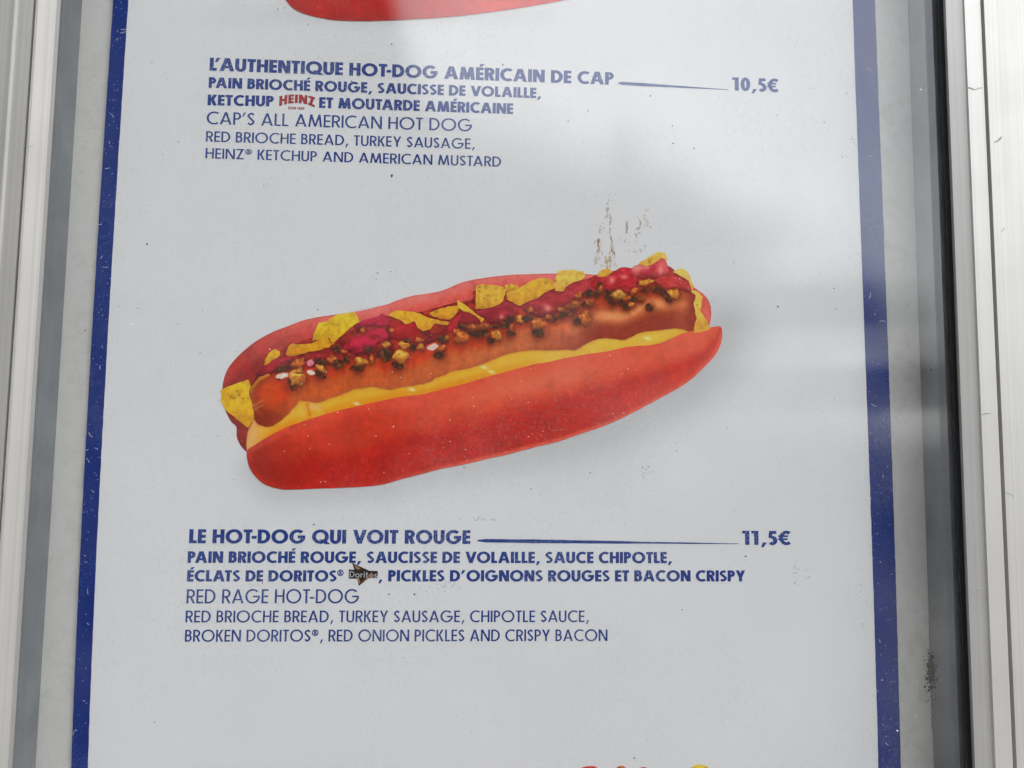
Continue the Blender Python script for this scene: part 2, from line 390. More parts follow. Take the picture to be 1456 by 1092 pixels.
bun_top = t(A_, (62, 490), (70, 430), (90, 375), (125, 325), (180, 270), (250, 215), (340, 165), (430, 130), (520, 97), (620, 77), (720, 63), (820, 48), (920, 28)) + \
    t(B_, (150, 350), (300, 325), (420, 300), (500, 270), (600, 240), (720, 222), (800, 205), (880, 172), (940, 148), (1040, 125)) + \
    t(C_, (200, 243), (320, 225), (450, 212), (560, 207), (680, 204), (780, 202), (1000, 206), (1090, 212)) + \
    t(D_, (300, 262), (500, 280), (700, 310), (850, 350), (915, 390), (945, 415), (975, 455), (992, 505), (995, 560), (988, 610), (975, 650))
bun_up = t(A_, (205, 815), (245, 788), (290, 760), (390, 705), (490, 665), (600, 630)) + t(E_, (0, 417), (150, 382), (300, 348), (450, 318), (600, 300), (750, 262), (900, 225), (1050, 180), (1200, 140), (1390, 88)) + \
    t(F_, (150, 255), (300, 222), (450, 195), (560, 180), (700, 150), (840, 140), (930, 120), (1000, 85), (1080, 55), (1180, 35), (1270, 18))
bun_lo = t(A_, (198, 845), (202, 875), (215, 920), (250, 970), (300, 1010), (380, 1035), (450, 1038), (600, 1032)) + t(E_, (0, 962), (200, 952), (330, 935), (450, 900), (600, 862), (740, 825), (900, 795), (1040, 760), (1200, 725)) + \
    t(F_, (100, 798), (240, 765), (400, 710), (520, 670), (640, 620), (760, 560), (880, 495), (1000, 430), (1100, 365), (1170, 300), (1230, 240), (1270, 190), (1300, 120), (1306, 60), (1298, 24))
saus_lo = t(A_, (230, 600), (245, 645), (280, 680), (320, 690), (370, 670), (420, 630), (470, 575), (495, 548), (540, 550), (600, 555), (660, 535), (740, 505), (800, 480), (880, 468)) + \
    t(E_, (100, 270), (180, 258), (250, 248), (320, 262), (380, 268), (450, 250), (540, 240), (660, 212), (685, 188), (760, 165), (800, 140), (900, 122), (1000, 95), (1100, 55), (1160, 30)) + \
    t(C_, (480, 785), (640, 768), (760, 772), (860, 765), (930, 770), (990, 730), (1080, 690), (1150, 683)) + t(D_, (340, 745), (400, 725), (480, 690), (600, 675), (740, 662), (820, 680))

# the sheet, with the soft printed shadow of the hot dog in its ink
lo_c = catmull(bun_lo, 6, closed=False)
sx, NX = np.linspace(0, 1, 221), 221
gv, gcol = [], []
for y in ys:
    x = xcurve(LO, y) + 1 + (xcurve(RO, y) - xcurve(LO, y) - 2) * sx
    gv.append(np.stack([x, np.full_like(x, y)], -1))
gv = np.concatenate(gv)
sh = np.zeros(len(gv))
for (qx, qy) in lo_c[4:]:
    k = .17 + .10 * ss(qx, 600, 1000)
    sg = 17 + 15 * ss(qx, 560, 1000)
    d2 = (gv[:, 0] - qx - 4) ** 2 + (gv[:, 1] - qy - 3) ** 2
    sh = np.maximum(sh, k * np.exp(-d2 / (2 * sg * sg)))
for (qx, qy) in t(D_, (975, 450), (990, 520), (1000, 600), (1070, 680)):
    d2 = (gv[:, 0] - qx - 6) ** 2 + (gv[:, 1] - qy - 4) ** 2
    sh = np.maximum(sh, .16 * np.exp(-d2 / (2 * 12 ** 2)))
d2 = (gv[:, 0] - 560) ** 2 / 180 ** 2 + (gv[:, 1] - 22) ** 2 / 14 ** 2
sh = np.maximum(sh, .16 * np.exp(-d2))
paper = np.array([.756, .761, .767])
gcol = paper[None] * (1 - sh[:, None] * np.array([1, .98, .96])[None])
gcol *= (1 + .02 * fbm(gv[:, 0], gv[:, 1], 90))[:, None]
nr = len(ys)
gf = [(r * NX + c, (r + 1) * NX + c, (r + 1) * NX + c + 1, r * NX + c + 1) for r in range(nr - 1) for c in range(NX - 1)]
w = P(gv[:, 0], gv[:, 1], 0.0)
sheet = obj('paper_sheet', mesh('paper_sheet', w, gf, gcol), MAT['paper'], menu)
sol = sheet.modifiers.new('thickness', 'SOLIDIFY'); sol.thickness = .0004; sol.offset = -1

def stripe(tab0, tab1, layer, seed):
    a = xcurve(tab0, ys) + vnoise(ys, ys * 0, 9, seed) * .5; b_ = xcurve(tab1, ys) + vnoise(ys, ys * 0, 9, seed + 1) * .5
    v = np.concatenate([P(a, ys, -layer * 1e-5), P(b_, ys, -layer * 1e-5)]); n = len(ys)
    f = [(i, i + 1, n + i + 1, n + i) for i in range(n - 1)]
    return obj('border_stripe', mesh('border_stripe', v, f), MAT['stripe_blue'], menu)
stripe(LO, LI, 8, 1); stripe(RI, RO, 8, 5)

# ------------------------------------------------------------------ the printed hot dog picture
dog = empty('hot_dog_picture', (0, 0, 0), menu)
dog['label'] = 'large picture of a loaded hot dog in a red bun with yellow chips, between the two text blocks'
ax = np.array(bun_up); bxs = np.argsort(ax[:, 0]); UPX, UPY = ax[bxs, 0], ax[bxs, 1]
ay = np.array(bun_lo); bys = np.argsort(ay[:, 0]); LOX, LOY = ay[bys, 0], ay[bys, 1]
at_ = np.array(bun_top[:-4]); o_ = np.argsort(at_[:, 0]); TX, TY = at_[o_, 0], at_[o_, 1]
asl = np.array(saus_lo[4:]); o_ = np.argsort(asl[:, 0]); SX, SY = asl[o_, 0], asl[o_, 1]

# crisp crumbs: golden, orange, brown and charred
TONE = {'g': (168, 106, 34), 'o': (156, 78, 24), 'b': (120, 60, 22), 'd': (54, 28, 13), 'l': (150, 104, 40), 'w': (214, 176, 158), 'p': (200, 110, 130)}
CR = [
    (H1, [(940, 690, 110, 60, -20, 'o'), (1105, 690, 45, 45, 30, 'p'), (760, 765, 100, 36, -10, 'd'), (1250, 680, 85, 38, 25, 'd'), (1395, 650, 60, 50, 0, 'b'), (1220, 840, 95, 38, 35, 'd'), (1250, 765, 95, 42, 35, 'g'),
          (740, 858, 95, 40, -8, 'w'), (1110, 815, 58, 36, 15, 'w'), (880, 975, 75, 60, 30, 'd'), (930, 890, 95, 105, 0, 'g'), (960, 800, 55, 52, 0, 'g'), (1000, 900, 40, 60, 0, 'o')]),
    (H2, [(165, 600, 65, 50, 0, 'd'), (110, 750, 65, 50, 0, 'o'), (300, 740, 42, 60, 0, 'd'), (195, 795, 75, 68, 0, 'd'), (20, 780, 40, 40, 0, 'd'), (270, 640, 42, 28, 20, 'o'), (440, 850, 105, 34, 0, 'd'), (490, 762, 90, 58, 0, 'g'),
          (622, 735, 28, 70, 0, 'o'), (800, 680, 98, 75, 0, 'd'), (815, 545, 60, 50, -15, 'g'), (970, 810, 85, 45, 20, 'd'), (1000, 690, 95, 95, 0, 'g'), (1040, 560, 68, 55, 30, 'g'), (1080, 500, 60, 28, 0, 'd'), (1160, 580, 52, 42, 0, 'd'),
          (1250, 575, 50, 40, 0, 'g'), (1240, 480, 58, 36, 0, 'o'), (510, 360, 30, 45, -30, 'o'), (880, 360, 45, 30, 0, 'o'), (600, 610, 70, 30, -10, 'd')]),
    (H3, [(140, 850, 80, 46, -15, 'w'), (280, 755, 72, 55, 0, 'd'), (325, 725, 32, 28, 0, 'g'), (230, 930, 70, 60, 0, 'd'), (255, 860, 50, 46, 0, 'o'), (450, 650, 40, 40, 0, 'o'), (510, 725, 95, 95, 0, 'o'), (540, 590, 72, 50, 0, 'd'),
          (730, 670, 145, 52, 0, 'd'), (660, 600, 78, 54, 0, 'b'), (800, 585, 90, 46, 0, 'b'), (890, 755, 50, 48, 0, 'd'), (970, 700, 72, 64, 20, 'g'), (950, 580, 70, 30, 0, 'd'), (1070, 550, 65, 52, 0, 'd'), (1150, 490, 60, 48, 0, 'd'),
          (1150, 670, 62, 34, 20, 'd'), (1160, 600, 30, 40, 0, 'o'), (1265, 490, 46, 68, -15, 'g')]),
    (H4, [(90, 750, 72, 46, 0, 'd'), (130, 640, 45, 48, 0, 'o'), (230, 930, 88, 72, 0, 'd'), (220, 815, 98, 70, 0, 'o'), (430, 745, 62, 46, 0, 'd'), (370, 735, 45, 38, 0, 'b'), (540, 640, 72, 38, 0, 'b'), (690, 580, 100, 58, -15, 'b'),
          (540, 700, 72, 35, -10, 'd'), (650, 680, 80, 28, -15, 'd'), (740, 785, 45, 70, -30, 'd'), (840, 755, 78, 108, -35, 'o'), (760, 460, 45, 52, 0, 'o'), (900, 550, 80, 42, 0, 'b'), (820, 560, 30, 40, 30, 'd'), (880, 430, 72, 44, -30, 'd'),
          (1030, 320, 42, 50, 0, 'd'), (990, 430, 60, 48, 0, 'd'), (1130, 440, 62, 68, 0, 'd'), (1050, 390, 38, 60, 0, 'b'), (1190, 540, 75, 34, 20, 'd'), (1300, 530, 60, 38, 30, 'd'), (1380, 490, 50, 38, 0, 'o'), (1370, 600, 62, 38, 40, 'd'),
          (1270, 440, 92, 70, -20, 'l'), (1440, 570, 30, 40, 0, 'g')]),
    (H5, [(370, 680, 60, 40, 0, 'b'), (280, 690, 55, 48, 0, 'd'), (255, 755, 38, 38, 0, 'g'), (290, 580, 62, 38, -35, 'o'), (440, 470, 115, 48, -12, 'g'), (440, 560, 95, 22, -18, 'd'), (580, 550, 70, 46, 0, 'd'), (640, 580, 50, 38, 0, 'd'),
          (700, 620, 36, 60, -25, 'd'), (740, 690, 50, 28, 30, 'd'), (810, 620, 80, 78, 0, 'g'), (490, 790, 52, 42, 0, 'd')]),
]
CRC = np.array([(c[0][0] + q[0] / c[1], c[0][1] + q[1] / c[1], (q[2] + q[3]) / 2 / c[1]) for c, l_ in CR for q in l_ if q[5] not in 'wp'])
def c_back(v, d):
    x, y = v[:, 0], v[:, 1]; s = (x - 315) / 700
    t_ = np.clip((y - np.interp(x, TX, TY)) / 46, 0, 1.3)
    c = lerp((196, 92, 84), (178, 66, 56), ss(t_, 0, .5)); c = lerp(c, (128, 26, 18), ss(t_, .5, 1.15))
    cl_ = lerp((152, 48, 40), (122, 26, 24), ss(t_, 0.1, .8)); c = lerp(cl_, c, ss(s, .02, .26))
    c = lerp(c, (120, 34, 30), ss(y - 560 - (x - 330) * .2, 0, 50) * (x < 400))
    rr = ss(x, 985, 1000); c = lerp(c, (192, 78, 68), rr)
    n = fbm(x, y, 14, 2) * .16 + fbm(x, y, 4, 3) * .12
    return np.clip(c * (1 + n)[:, None] * (1 - .12 * np.exp(-d / 1.5))[:, None], 0, 255)
back = list(bun_top) + t(D_, (930, 655), (820, 700)) + t(C_, (900, 800), (400, 900)) + t(E_, (400, 350), (0, 440)) + \
    t(A_, (300, 760), (215, 822), (195, 826), (162, 790), (143, 745), (140, 690), (112, 662), (82, 605), (66, 545))
printed('back_bun', back, c_back, 6, dog)

def c_sauce(v, d):
    x, y = v[:, 0], v[:, 1]
    c = lerp((96, 12, 8), (140, 34, 20), ss(fbm(x, y, 9, 7), -.35, .45))
    c = lerp(c, (150, 44, 44), ss(x, 640, 900) * .55)
    return np.clip(c * (1 + .35 * fbm(x, y, 4, 9))[:, None], 0, 255)
sauce = t(A_, (222, 500), (235, 440), (275, 370), (330, 310), (410, 250), (480, 222), (560, 195), (700, 160)) + t(B_, (240, 425), (430, 375), (560, 345), (640, 352), (740, 325), (880, 288), (1000, 268)) + \
    t(C_, (185, 325), (400, 325), (600, 300), (760, 285), (1000, 245)) + t(D_, (150, 262), (300, 230), (430, 215), (560, 195), (680, 200), (780, 280), (840, 310), (880, 400), (890, 560), (850, 640)) + \
    t(D_, (400, 560)) + t(C_, (500, 640)) + t(B_, (600, 700)) + t(A_, (600, 480), (400, 560))
printed('chipotle_sauce', sauce, c_sauce, 9, dog)

def c_saus(v, d):
    x, y = v[:, 0], v[:, 1]
    yl = np.interp(x, SX, SY); t_ = np.clip((yl - y) / 62.0, -.4, 1.2)        # 0 bottom .. 1 top
    s = (x - 355) / 635
    streak = vnoise(x + (y - 500) * .15, y * .12, 3.2, 11) + .6 * vnoise(x, y * .2, 7, 12)
    up = lerp((172, 46, 12), (158, 44, 16), ss(s, .3, .8)); lo_ = lerp((158, 68, 32), (160, 82, 54), ss(s, .2, .6))
    edge = .40 + .16 * streak + .05 * np.sin(x / 23)
    c = lerp(lo_, up, ss(t_, edge - .10, edge + .22))
    c = lerp(c, (146, 70, 48), ss(-t_, -.14, .0) * .75)
    # glossy roll on the right half: pale band over a dark underside
    g_ = ss(x, 745, 860)
    band = np.exp(-((t_ - (.52 + .10 * ss(x, 850, 960))) / .17) ** 2)
    c2 = lerp((118, 38, 22), (160, 52, 26), ss(t_, .6, .9)); c2 = lerp(c2, (198, 124, 94), band * .95)
    c2 = lerp(c2, (120, 40, 28), ss(x, 968, 985)); c2 = lerp(c2, (150, 70, 54), ss(x, 950, 965) * (1 - ss(x, 968, 985)) * .4)
    c = lerp(c, c2, g_)
    # darker rounded end on the left
    e = ss(x, 425, 372); c = lerp(c, lerp((160, 56, 14), (104, 28, 8), ss(np.hypot(x - 385, y - 560) , 8, 34)), e * .95)
    rim = np.exp(-np.abs(np.hypot((x - 388) / 1.0, (y - 562) / 1.05) - 30) / 2.2) * ss(x, 378, 366); c = lerp(c, (150, 84, 56), rim * .55)
    scr = np.exp(-((y - (577 - (x - 360) * .55)) / 1.4) ** 2) + np.exp(-((y - (583 - (x - 360) * .5)) / 1.2) ** 2)
    c = lerp(c, (165, 105, 75), np.clip(scr, 0, 1) * (x < 375) * .6)
    c = c * (1.05, 1.03, .80)
    n = fbm(x, y, 5, 6) * .12 + streak * .09 * (1 - e) * (1 - .8 * g_)
    sh_ = np.zeros(len(v))
    for qx, qy, qr in CRC: sh_ = np.maximum(sh_, np.exp(-((x - qx) ** 2 + (y - qy - 1.5) ** 2) / (qr + 3.6) ** 2))
    c = lerp(c, (92, 30, 10), np.clip(sh_ * 1.1 + .25 * fbm(x, y, 4, 66) * sh_, 0, 1) * .85)
    return np.clip(c * (1 + n)[:, None], 0, 255)
saus = t(A_, (222, 565), (220, 515), (240, 470), (275, 430), (335, 400), (430, 385), (560, 365), (760, 330), (1000, 300)) + t(B_, (600, 555), (800, 500), (1000, 460)) + \
    t(C_, (400, 500), (600, 440), (800, 420)) + t(D_, (100, 410), (300, 370), (500, 345), (700, 345), (830, 385), (868, 402), (880, 500), (890, 570), (885, 625), (865, 675), (815, 695)) + \
    list(reversed([(x, y + 7) for x, y in saus_lo[5:-1]])) + [(x, y) for x, y in reversed(saus_lo[:5])]
printed('sausage', saus, c_saus, 14, dog)

def c_must(v, d):
    x, y = v[:, 0], v[:, 1]; yl = np.interp(x, UPX, UPY); t_ = np.clip((yl - y) / 22, 0, 1)
    c = lerp((192, 120, 16), (205, 142, 34), ss(t_, .1, .6))
    c = lerp(c, (206, 156, 62), ss(fbm(x, y, 26, 21), .2, .6) * .5)
    c = lerp(c, (208, 157, 52), ss(x, 640, 860) * .75)
    c = lerp(c, (202, 140, 84), ss(x, 385, 355) * .9); c = lerp(c, (206, 150, 90), np.exp(-(((x - 447) / 12) ** 2 + ((y - 578) / 5) ** 2)) * .8)
    dk = np.exp(-np.abs(x - 439 - (y - 585) * .2) / 2.0) * (np.abs(y - 583) < 9); c = lerp(c, (150, 78, 10), dk * .8)
    for gx_, gy_ in ((507, 574), (586, 554), (699, 529), (688, 522), (665, 548), (920, 481)):
        c = lerp(c, (222, 200, 150), np.exp(-(((x - gx_) / 4.5) ** 2 + ((y - gy_ - (x - gx_) * .2) / 1.8) ** 2)))
    c = c * (1 - .22 * np.exp(-d / 1.8))[:, None]
    return np.clip(c * (1 + .05 * fbm(x, y, 9, 20))[:, None], 0, 255)
must_up = t(A_, (196, 800), (197, 765), (205, 715), (228, 665), (238, 648)) + t(A_, (262, 676), (320, 690), (370, 668), (420, 628), (470, 573), (495, 545), (540, 552), (600, 555), (660, 533)) + saus_lo[11:]
must = must_up + t(D_, (815, 690), (700, 740), (500, 800)) + t(E_, (1390, 120), (900, 260), (450, 350), (0, 450)) + t(A_, (400, 730), (250, 815), (205, 830))
printed('mustard', must, c_must, 19, dog, rough=.7)

def c_front(v, d):
    x, y = v[:, 0], v[:, 1]; s = (x - 350) / 677
    yu, yl = np.interp(x, UPX, UPY), np.interp(x, LOX, LOY); t_ = np.clip((y - yu) / np.maximum(yl - yu, 4), 0, 1)
    w_ = t_ + fbm(x, y, 60, 31) * .16
    c = lerp((184, 56, 44), (168, 36, 20), ss(w_, .02, .3)); c = lerp(c, (150, 12, 2), ss(w_, .34, .62)); c = lerp(c, (150, 16, 8), ss(w_, .8, .93)); c = lerp(c, (176, 54, 46), ss(t_, .93, 1.0) * ss(s, .1, .5))
    hi = np.exp(-(((s - .62) / .22) ** 2 + ((t_ - .22) / .2) ** 2)); c = lerp(c, (192, 86, 72), hi * .8)
    c = lerp(c, (180, 70, 58), ss(s, .62, .95) * ss(.62 - w_, 0, .4) * .7)
    c = lerp(c, (168, 40, 28), ss(s, .6, .95) * ss(w_, .4, .8) * .75)
    lf = ss(s, .16, .02); c = lerp(c, (126, 20, 12), lf * .85 * ss(d, 0, 14)); c = lerp(c, (142, 40, 36), lf * ss(d, 12, 0) * .6)
    rim = ss(d, 8, 0) * ss(s, .25, .6) * (t_ > .5); c = lerp(c, (184, 72, 64), rim * .7)
    c = lerp(c, (160, 34, 18), np.exp(-(((s - .22) / .1) ** 2 + ((t_ - .35) / .25) ** 2)) * .6)
    c = c * (1.02, 1.0, .84) + (0, 6, 3)
    n = fbm(x, y, 26, 32) * .09 + fbm(x, y, 6, 33) * .08 + vnoise(x, y, 2.4, 34) * .06 - .035 * np.exp(-((np.abs(fbm(x - y * .2, y * 1.7, 44, 37)) / .035) ** 2)) * ss(t_, .1, .3) * ss(d, 3, 12)
    return np.clip(c * (1 + n)[:, None], 0, 255)
front = bun_up + list(reversed(bun_lo))
printed('front_bun', front, c_front, 24, dog)

# tortilla chips
def chip_col(base, seed, spots=6, grad=.25):
    def f(v, d):
        x, y = v[:, 0], v[:, 1]; r = np.random.RandomState(seed)
        yn = (y - y.min()) / max(1, np.ptp(y))
        c = np.tile(np.array(base, float), (len(v), 1)); c = lerp(c, np.array(base) * (.90, .74, .55), ss(yn, .45, 1.0) * grad * 2.4)
        for _ in range(spots):
            qx, qy = r.uniform(x.min(), x.max()), r.uniform(y.min(), y.max()); rr = r.uniform(.9, 1.8)
            c = lerp(c, (112, 84, 16), np.exp(-(((x - qx) / rr / 1.4) ** 2 + ((y - qy) / rr) ** 2)) * .85)
        c = lerp(c, np.minimum(np.array(base) * 1.1 + 8, 235), np.exp(-d / 1.6) * .35 * (yn < .5))
        return np.clip(c * (.95 + .20 * fbm(x, y, 5, seed) + .08 * vnoise(x, y, 2, seed))[:, None], 0, 255)
    return f
CHIPS = [
    (t(A_, (53, 490), (90, 468), (120, 458), (165, 440), (205, 428), (222, 470), (210, 510), (228, 565), (240, 640), (205, 696), (140, 645), (75, 590), (55, 545)), (198, 150, 22), 9),
    (t(H1, (300, 1090), (330, 1010), (400, 930), (440, 870), (560, 830), (580, 850), (470, 920), (390, 990), (345, 1090)), (160, 96, 16), 0),
    (t(H1, (500, 725), (520, 650), (580, 560), (640, 515), (715, 545), (705, 600), (640, 640), (560, 700)), (190, 140, 14), 0),
    (t(H1, (785, 590), (810, 490), (850, 445), (980, 450), (1100, 440), (1200, 400), (1320, 360), (1370, 450), (1350, 490), (1200, 530), (1040, 560), (930, 595), (850, 605)), (190, 130, 12), 1),
    (t(A_, (560, 210), (572, 165), (600, 112), (640, 108), (660, 90), (700, 65), (755, 60), (800, 56), (826, 105), (780, 135), (740, 172), (700, 205), (672, 238), (655, 195), (600, 206)), (198, 158, 28), 4),
    (t(H2, (845, 170), (900, 120), (1000, 100), (1150, 120), (1250, 150), (1400, 220), (1480, 240), (1480, 270), (1430, 280), (1380, 350), (1290, 370), (1230, 340), (1180, 250), (1060, 280), (1020, 240), (930, 200)), (196, 140, 28), 6),
    (t(H3, (90, 410), (180, 370), (330, 330), (455, 310), (470, 360), (430, 440), (360, 490), (230, 480), (130, 450)), (192, 132, 26), 3),
    (t(H3, (-60, 440), (20, 440), (120, 480), (200, 500), (360, 530), (345, 562), (220, 560), (130, 525), (20, 505)), (196, 146, 36), 0),
    (t(H3, (458, 245), (500, 265), (600, 340), (700, 420), (815, 490), (780, 532), (720, 490), (620, 430), (530, 380), (460, 330)), (196, 150, 42), 0),
    (t(C_, (190, 290), (215, 284), (300, 286), (350, 292), (390, 300), (414, 320), (410, 350), (398, 372), (392, 405), (365, 425), (310, 452), (250, 462), (190, 466)), (196, 148, 48), 9),
    (t(C_, (405, 290), (450, 282), (500, 290), (505, 305), (440, 340), (412, 330)), (190, 142, 36), 2),
    (t(C_, (415, 345), (450, 335), (500, 312), (590, 265), (650, 240), (700, 236), (745, 242), (770, 275), (765, 312), (700, 348), (660, 385), (590, 418), (510, 440), (450, 410), (418, 388)), (194, 144, 36), 9),
    (t(C_, (775, 270), (785, 225), (797, 178), (900, 175), (990, 190), (1002, 228), (950, 260), (900, 285), (840, 335), (780, 332), (766, 300)), (206, 164, 64), 2),
    (t(C_, (1083, 222), (1100, 195), (1120, 172), (1150, 164), (1182, 166), (1200, 190), (1160, 228)), (200, 150, 52), 0),
    (t(D_, (450, 185), (490, 160), (540, 128), (590, 95), (620, 91), (650, 98), (675, 152), (640, 160), (580, 200), (520, 198)), (206, 160, 66), 4),
    (t(D_, (712, 245), (740, 222), (770, 214), (793, 217), (830, 250), (850, 310), (872, 360), (850, 382), (830, 305), (770, 275)), (208, 164, 74), 1),
    (t(D_, (830, 368), (868, 378), (910, 400), (930, 430), (922, 480), (912, 530), (940, 570), (962, 605), (984, 650), (984, 672), (900, 690), (862, 690), (885, 585), (868, 480), (880, 420)), (204, 158, 62), 3),
]
for i, (pl, bs, sp) in enumerate(CHIPS):
    printed('tortilla_chip', pl, chip_col(bs, 50 + i, sp), 28 + (i % 3), dog, step=1.7, smooth=False, rough=1.6)

# pickled red onion
def onion_col(base, hi, seed, pinks=()):
    def f(v, d):
        x, y = v[:, 0], v[:, 1]; yn = (y - y.min()) / max(1, np.ptp(y))
        n = fbm(x - y * .3, y * 1.6, 12, seed)
        c = lerp(base, hi, ss(n + .25 - yn * .5, -.3, .35)); c = lerp(c, np.array(base) * .62, ss(yn, .55, 1.0) * .8)
        ring = np.sin((y + x * .35) / 2.4 + n * 4); c = lerp(c, np.minimum(np.array(hi) * 1.12 + 10, 255), ss(ring, .75, 1.0) * .35)
        for qx, qy, rx, ry in pinks:
            c = lerp(c, (206, 118, 134), np.exp(-(((x - qx) / rx) ** 2 + ((y - qy) / ry) ** 2)) * .9)
        sh_ = np.zeros(len(v))
        for qx, qy, qr in CRC: sh_ = np.maximum(sh_, np.exp(-((x - qx) ** 2 + (y - qy - 1) ** 2) / (qr + 2) ** 2))
        c = lerp(c, (86, 24, 16), sh_ * .55)
        c = c * (.98, 1.0, .80) * (1 - .2 * np.exp(-d / 1.3))[:, None]
        return np.clip(c * (1 + .10 * fbm(x, y, 4, seed + 1))[:, None], 0, 255)
    return f
pk = lambda c, x, y, rx, ry: (c[0][0] + x / c[1], c[0][1] + y / c[1], rx / c[1], ry / c[1])
ONIONS = [
    (t(H2, (840, 270), (900, 235), (1060, 280), (1160, 255), (1230, 340), (1310, 450), (1325, 560), (1240, 570), (1080, 490), (950, 480), (860, 430)), (136, 12, 18), (160, 26, 34), ()),
    (t(H2, (400, 310), (500, 240), (620, 205), (700, 180), (760, 148), (830, 190), (860, 300), (700, 312), (560, 310), (470, 335)), (150, 14, 50), (172, 28, 76), ()),
    (t(H2, (235, 590), (300, 520), (350, 475), (500, 420), (580, 380), (700, 340), (790, 350), (842, 420), (800, 485), (700, 515), (640, 600), (560, 660), (430, 680), (330, 640)), (128, 10, 28), (172, 22, 66), ()),
    (t(H1, (390, 850), (450, 790), (560, 700), (680, 650), (760, 605), (870, 610), (900, 630), (800, 660), (720, 720), (600, 800), (490, 860)), (134, 10, 28), (158, 22, 46), ()),
    (t(H1, (1140, 600), (1180, 560), (1250, 590), (1260, 630), (1180, 640)), (150, 16, 40), (166, 30, 60), ()),
    (t(H3, (480, 480), (540, 390), (600, 400), (700, 450), (760, 520), (700, 560), (560, 560), (470, 600)), (104, 14, 22), (130, 24, 36), ()),
    (t(H3, (40, 760), (120, 700), (230, 660), (330, 560), (440, 440), (510, 400), (530, 420), (480, 520), (420, 620), (300, 700), (180, 770), (70, 810)), (118, 8, 14), (158, 28, 50), ()),
    (t(H3, (700, 380), (850, 360), (950, 330), (1050, 270), (1160, 280), (1240, 340), (1250, 410), (1150, 450), (1060, 470), (1000, 560), (900, 560), (800, 470)), (122, 22, 38), (152, 36, 58), (pk(H3, 1035, 465, 30, 30),)),
    (t(H4, (0, 600), (80, 540), (220, 490), (330, 410), (430, 420), (530, 430), (600, 340), (700, 280), (850, 250), (1000, 240), (1100, 250), (1060, 330), (900, 420), (760, 440), (680, 520), (560, 600), (470, 680), (300, 740), (180, 720), (60, 660)), (138, 30, 44), (168, 44, 62), (pk(H4, 350, 620, 55, 45),)),
    (t(H4, (900, 330), (980, 230), (1150, 200), (1250, 120), (1350, 88), (1456, 120), (1520, 200), (1500, 330), (1456, 480), (1350, 420), (1250, 400), (1100, 400), (1000, 380)), (152, 22, 36), (176, 40, 62), (pk(H4, 1185, 260, 38, 45), pk(H4, 1340, 215, 45, 26))),
    (t(H5, (250, 300), (330, 245), (470, 255), (580, 200), (640, 155), (700, 190), (750, 380), (700, 420), (560, 420), (420, 420), (300, 400)), (166, 40, 62), (196, 76, 96), (pk(H5, 330, 280, 90, 45), pk(H5, 630, 310, 26, 70), pk(H5, 450, 270, 40, 25))),
    (t(H5, (560, 440), (640, 390), (760, 380), (880, 410), (980, 470), (1030, 550), (1010, 600), (900, 570), (800, 540), (690, 560), (620, 500)), (160, 36, 46), (184, 58, 68), ()),
    (t(H5, (180, 500), (300, 410), (420, 400), (560, 410), (520, 450), (340, 470), (240, 590), (180, 600)), (150, 24, 34), (164, 36, 44), ()),
]
for i, (pl, c0, c1, pks) in enumerate(ONIONS):
    printed('onion_slice', pl, onion_col(c0, c1, 90 + i, pks), 32 + (i % 4), dog, step=1.7, rough=.8)

def crumb_col(kind, seed):
    base = np.array(TONE[kind], float)
    def f(v, d):
        x, y = v[:, 0], v[:, 1]; yn = (y - y.min()) / max(1, np.ptp(y)); xn = (x - x.min()) / max(1, np.ptp(x))
        n = fbm(x, y, 3.4, seed)
        if kind == 'd':
            c = lerp(base, (104, 58, 24), ss(n, .12, .55) * .8)
        elif kind in 'wp':
            c = lerp(base, (176, 70, 56), ss(d, 2.2, 0) * .75)
        else:
            c = lerp(base, np.minimum(base * 1.2 + 12, 240), ss(n + .3 - yn * .6, 0, .4)); c = lerp(c, base * (.55, .42, .35), ss(yn + n * .5, .6, 1.05)); c = lerp(c, base * (.78, .64, .5), np.exp(-d / .9) * .6)
        if kind not in 'wp': c = lerp(c, (112, 40, 16), np.exp(-d / .8) * .75)
        return np.clip(c * (1 + .3 * n)[:, None], 0, 255)
    return f
k = 0
for crop, lst in CR:
    for (cx, cy, rx, ry, deg, kind) in lst:
        k += 1; r = np.random.RandomState(200 + k)
        n = 11; a = np.arange(n) / n * 2 * np.pi
        amp = .10 if kind in 'wp' else .30
        rad = 1 + amp * (r.rand(n) - .5) * 2
        ca, sa = math.cos(math.radians(deg)), math.sin(math.radians(deg))
        ex, ey = rx * rad * np.cos(a), ry * rad * np.sin(a)
        pts = [(crop[0][0] + (cx + u * ca - v_ * sa) / crop[1], crop[0][1] + (cy + u * sa + v_ * ca) / crop[1]) for u, v_ in zip(ex, ey)]
        nm = 'gloss_highlight' if kind in 'wp' else ('charred_crumb' if kind == 'd' else 'golden_crumb')
        printed(nm, pts, crumb_col(kind, 300 + k), 38 + k * .3, dog, step=1.1)

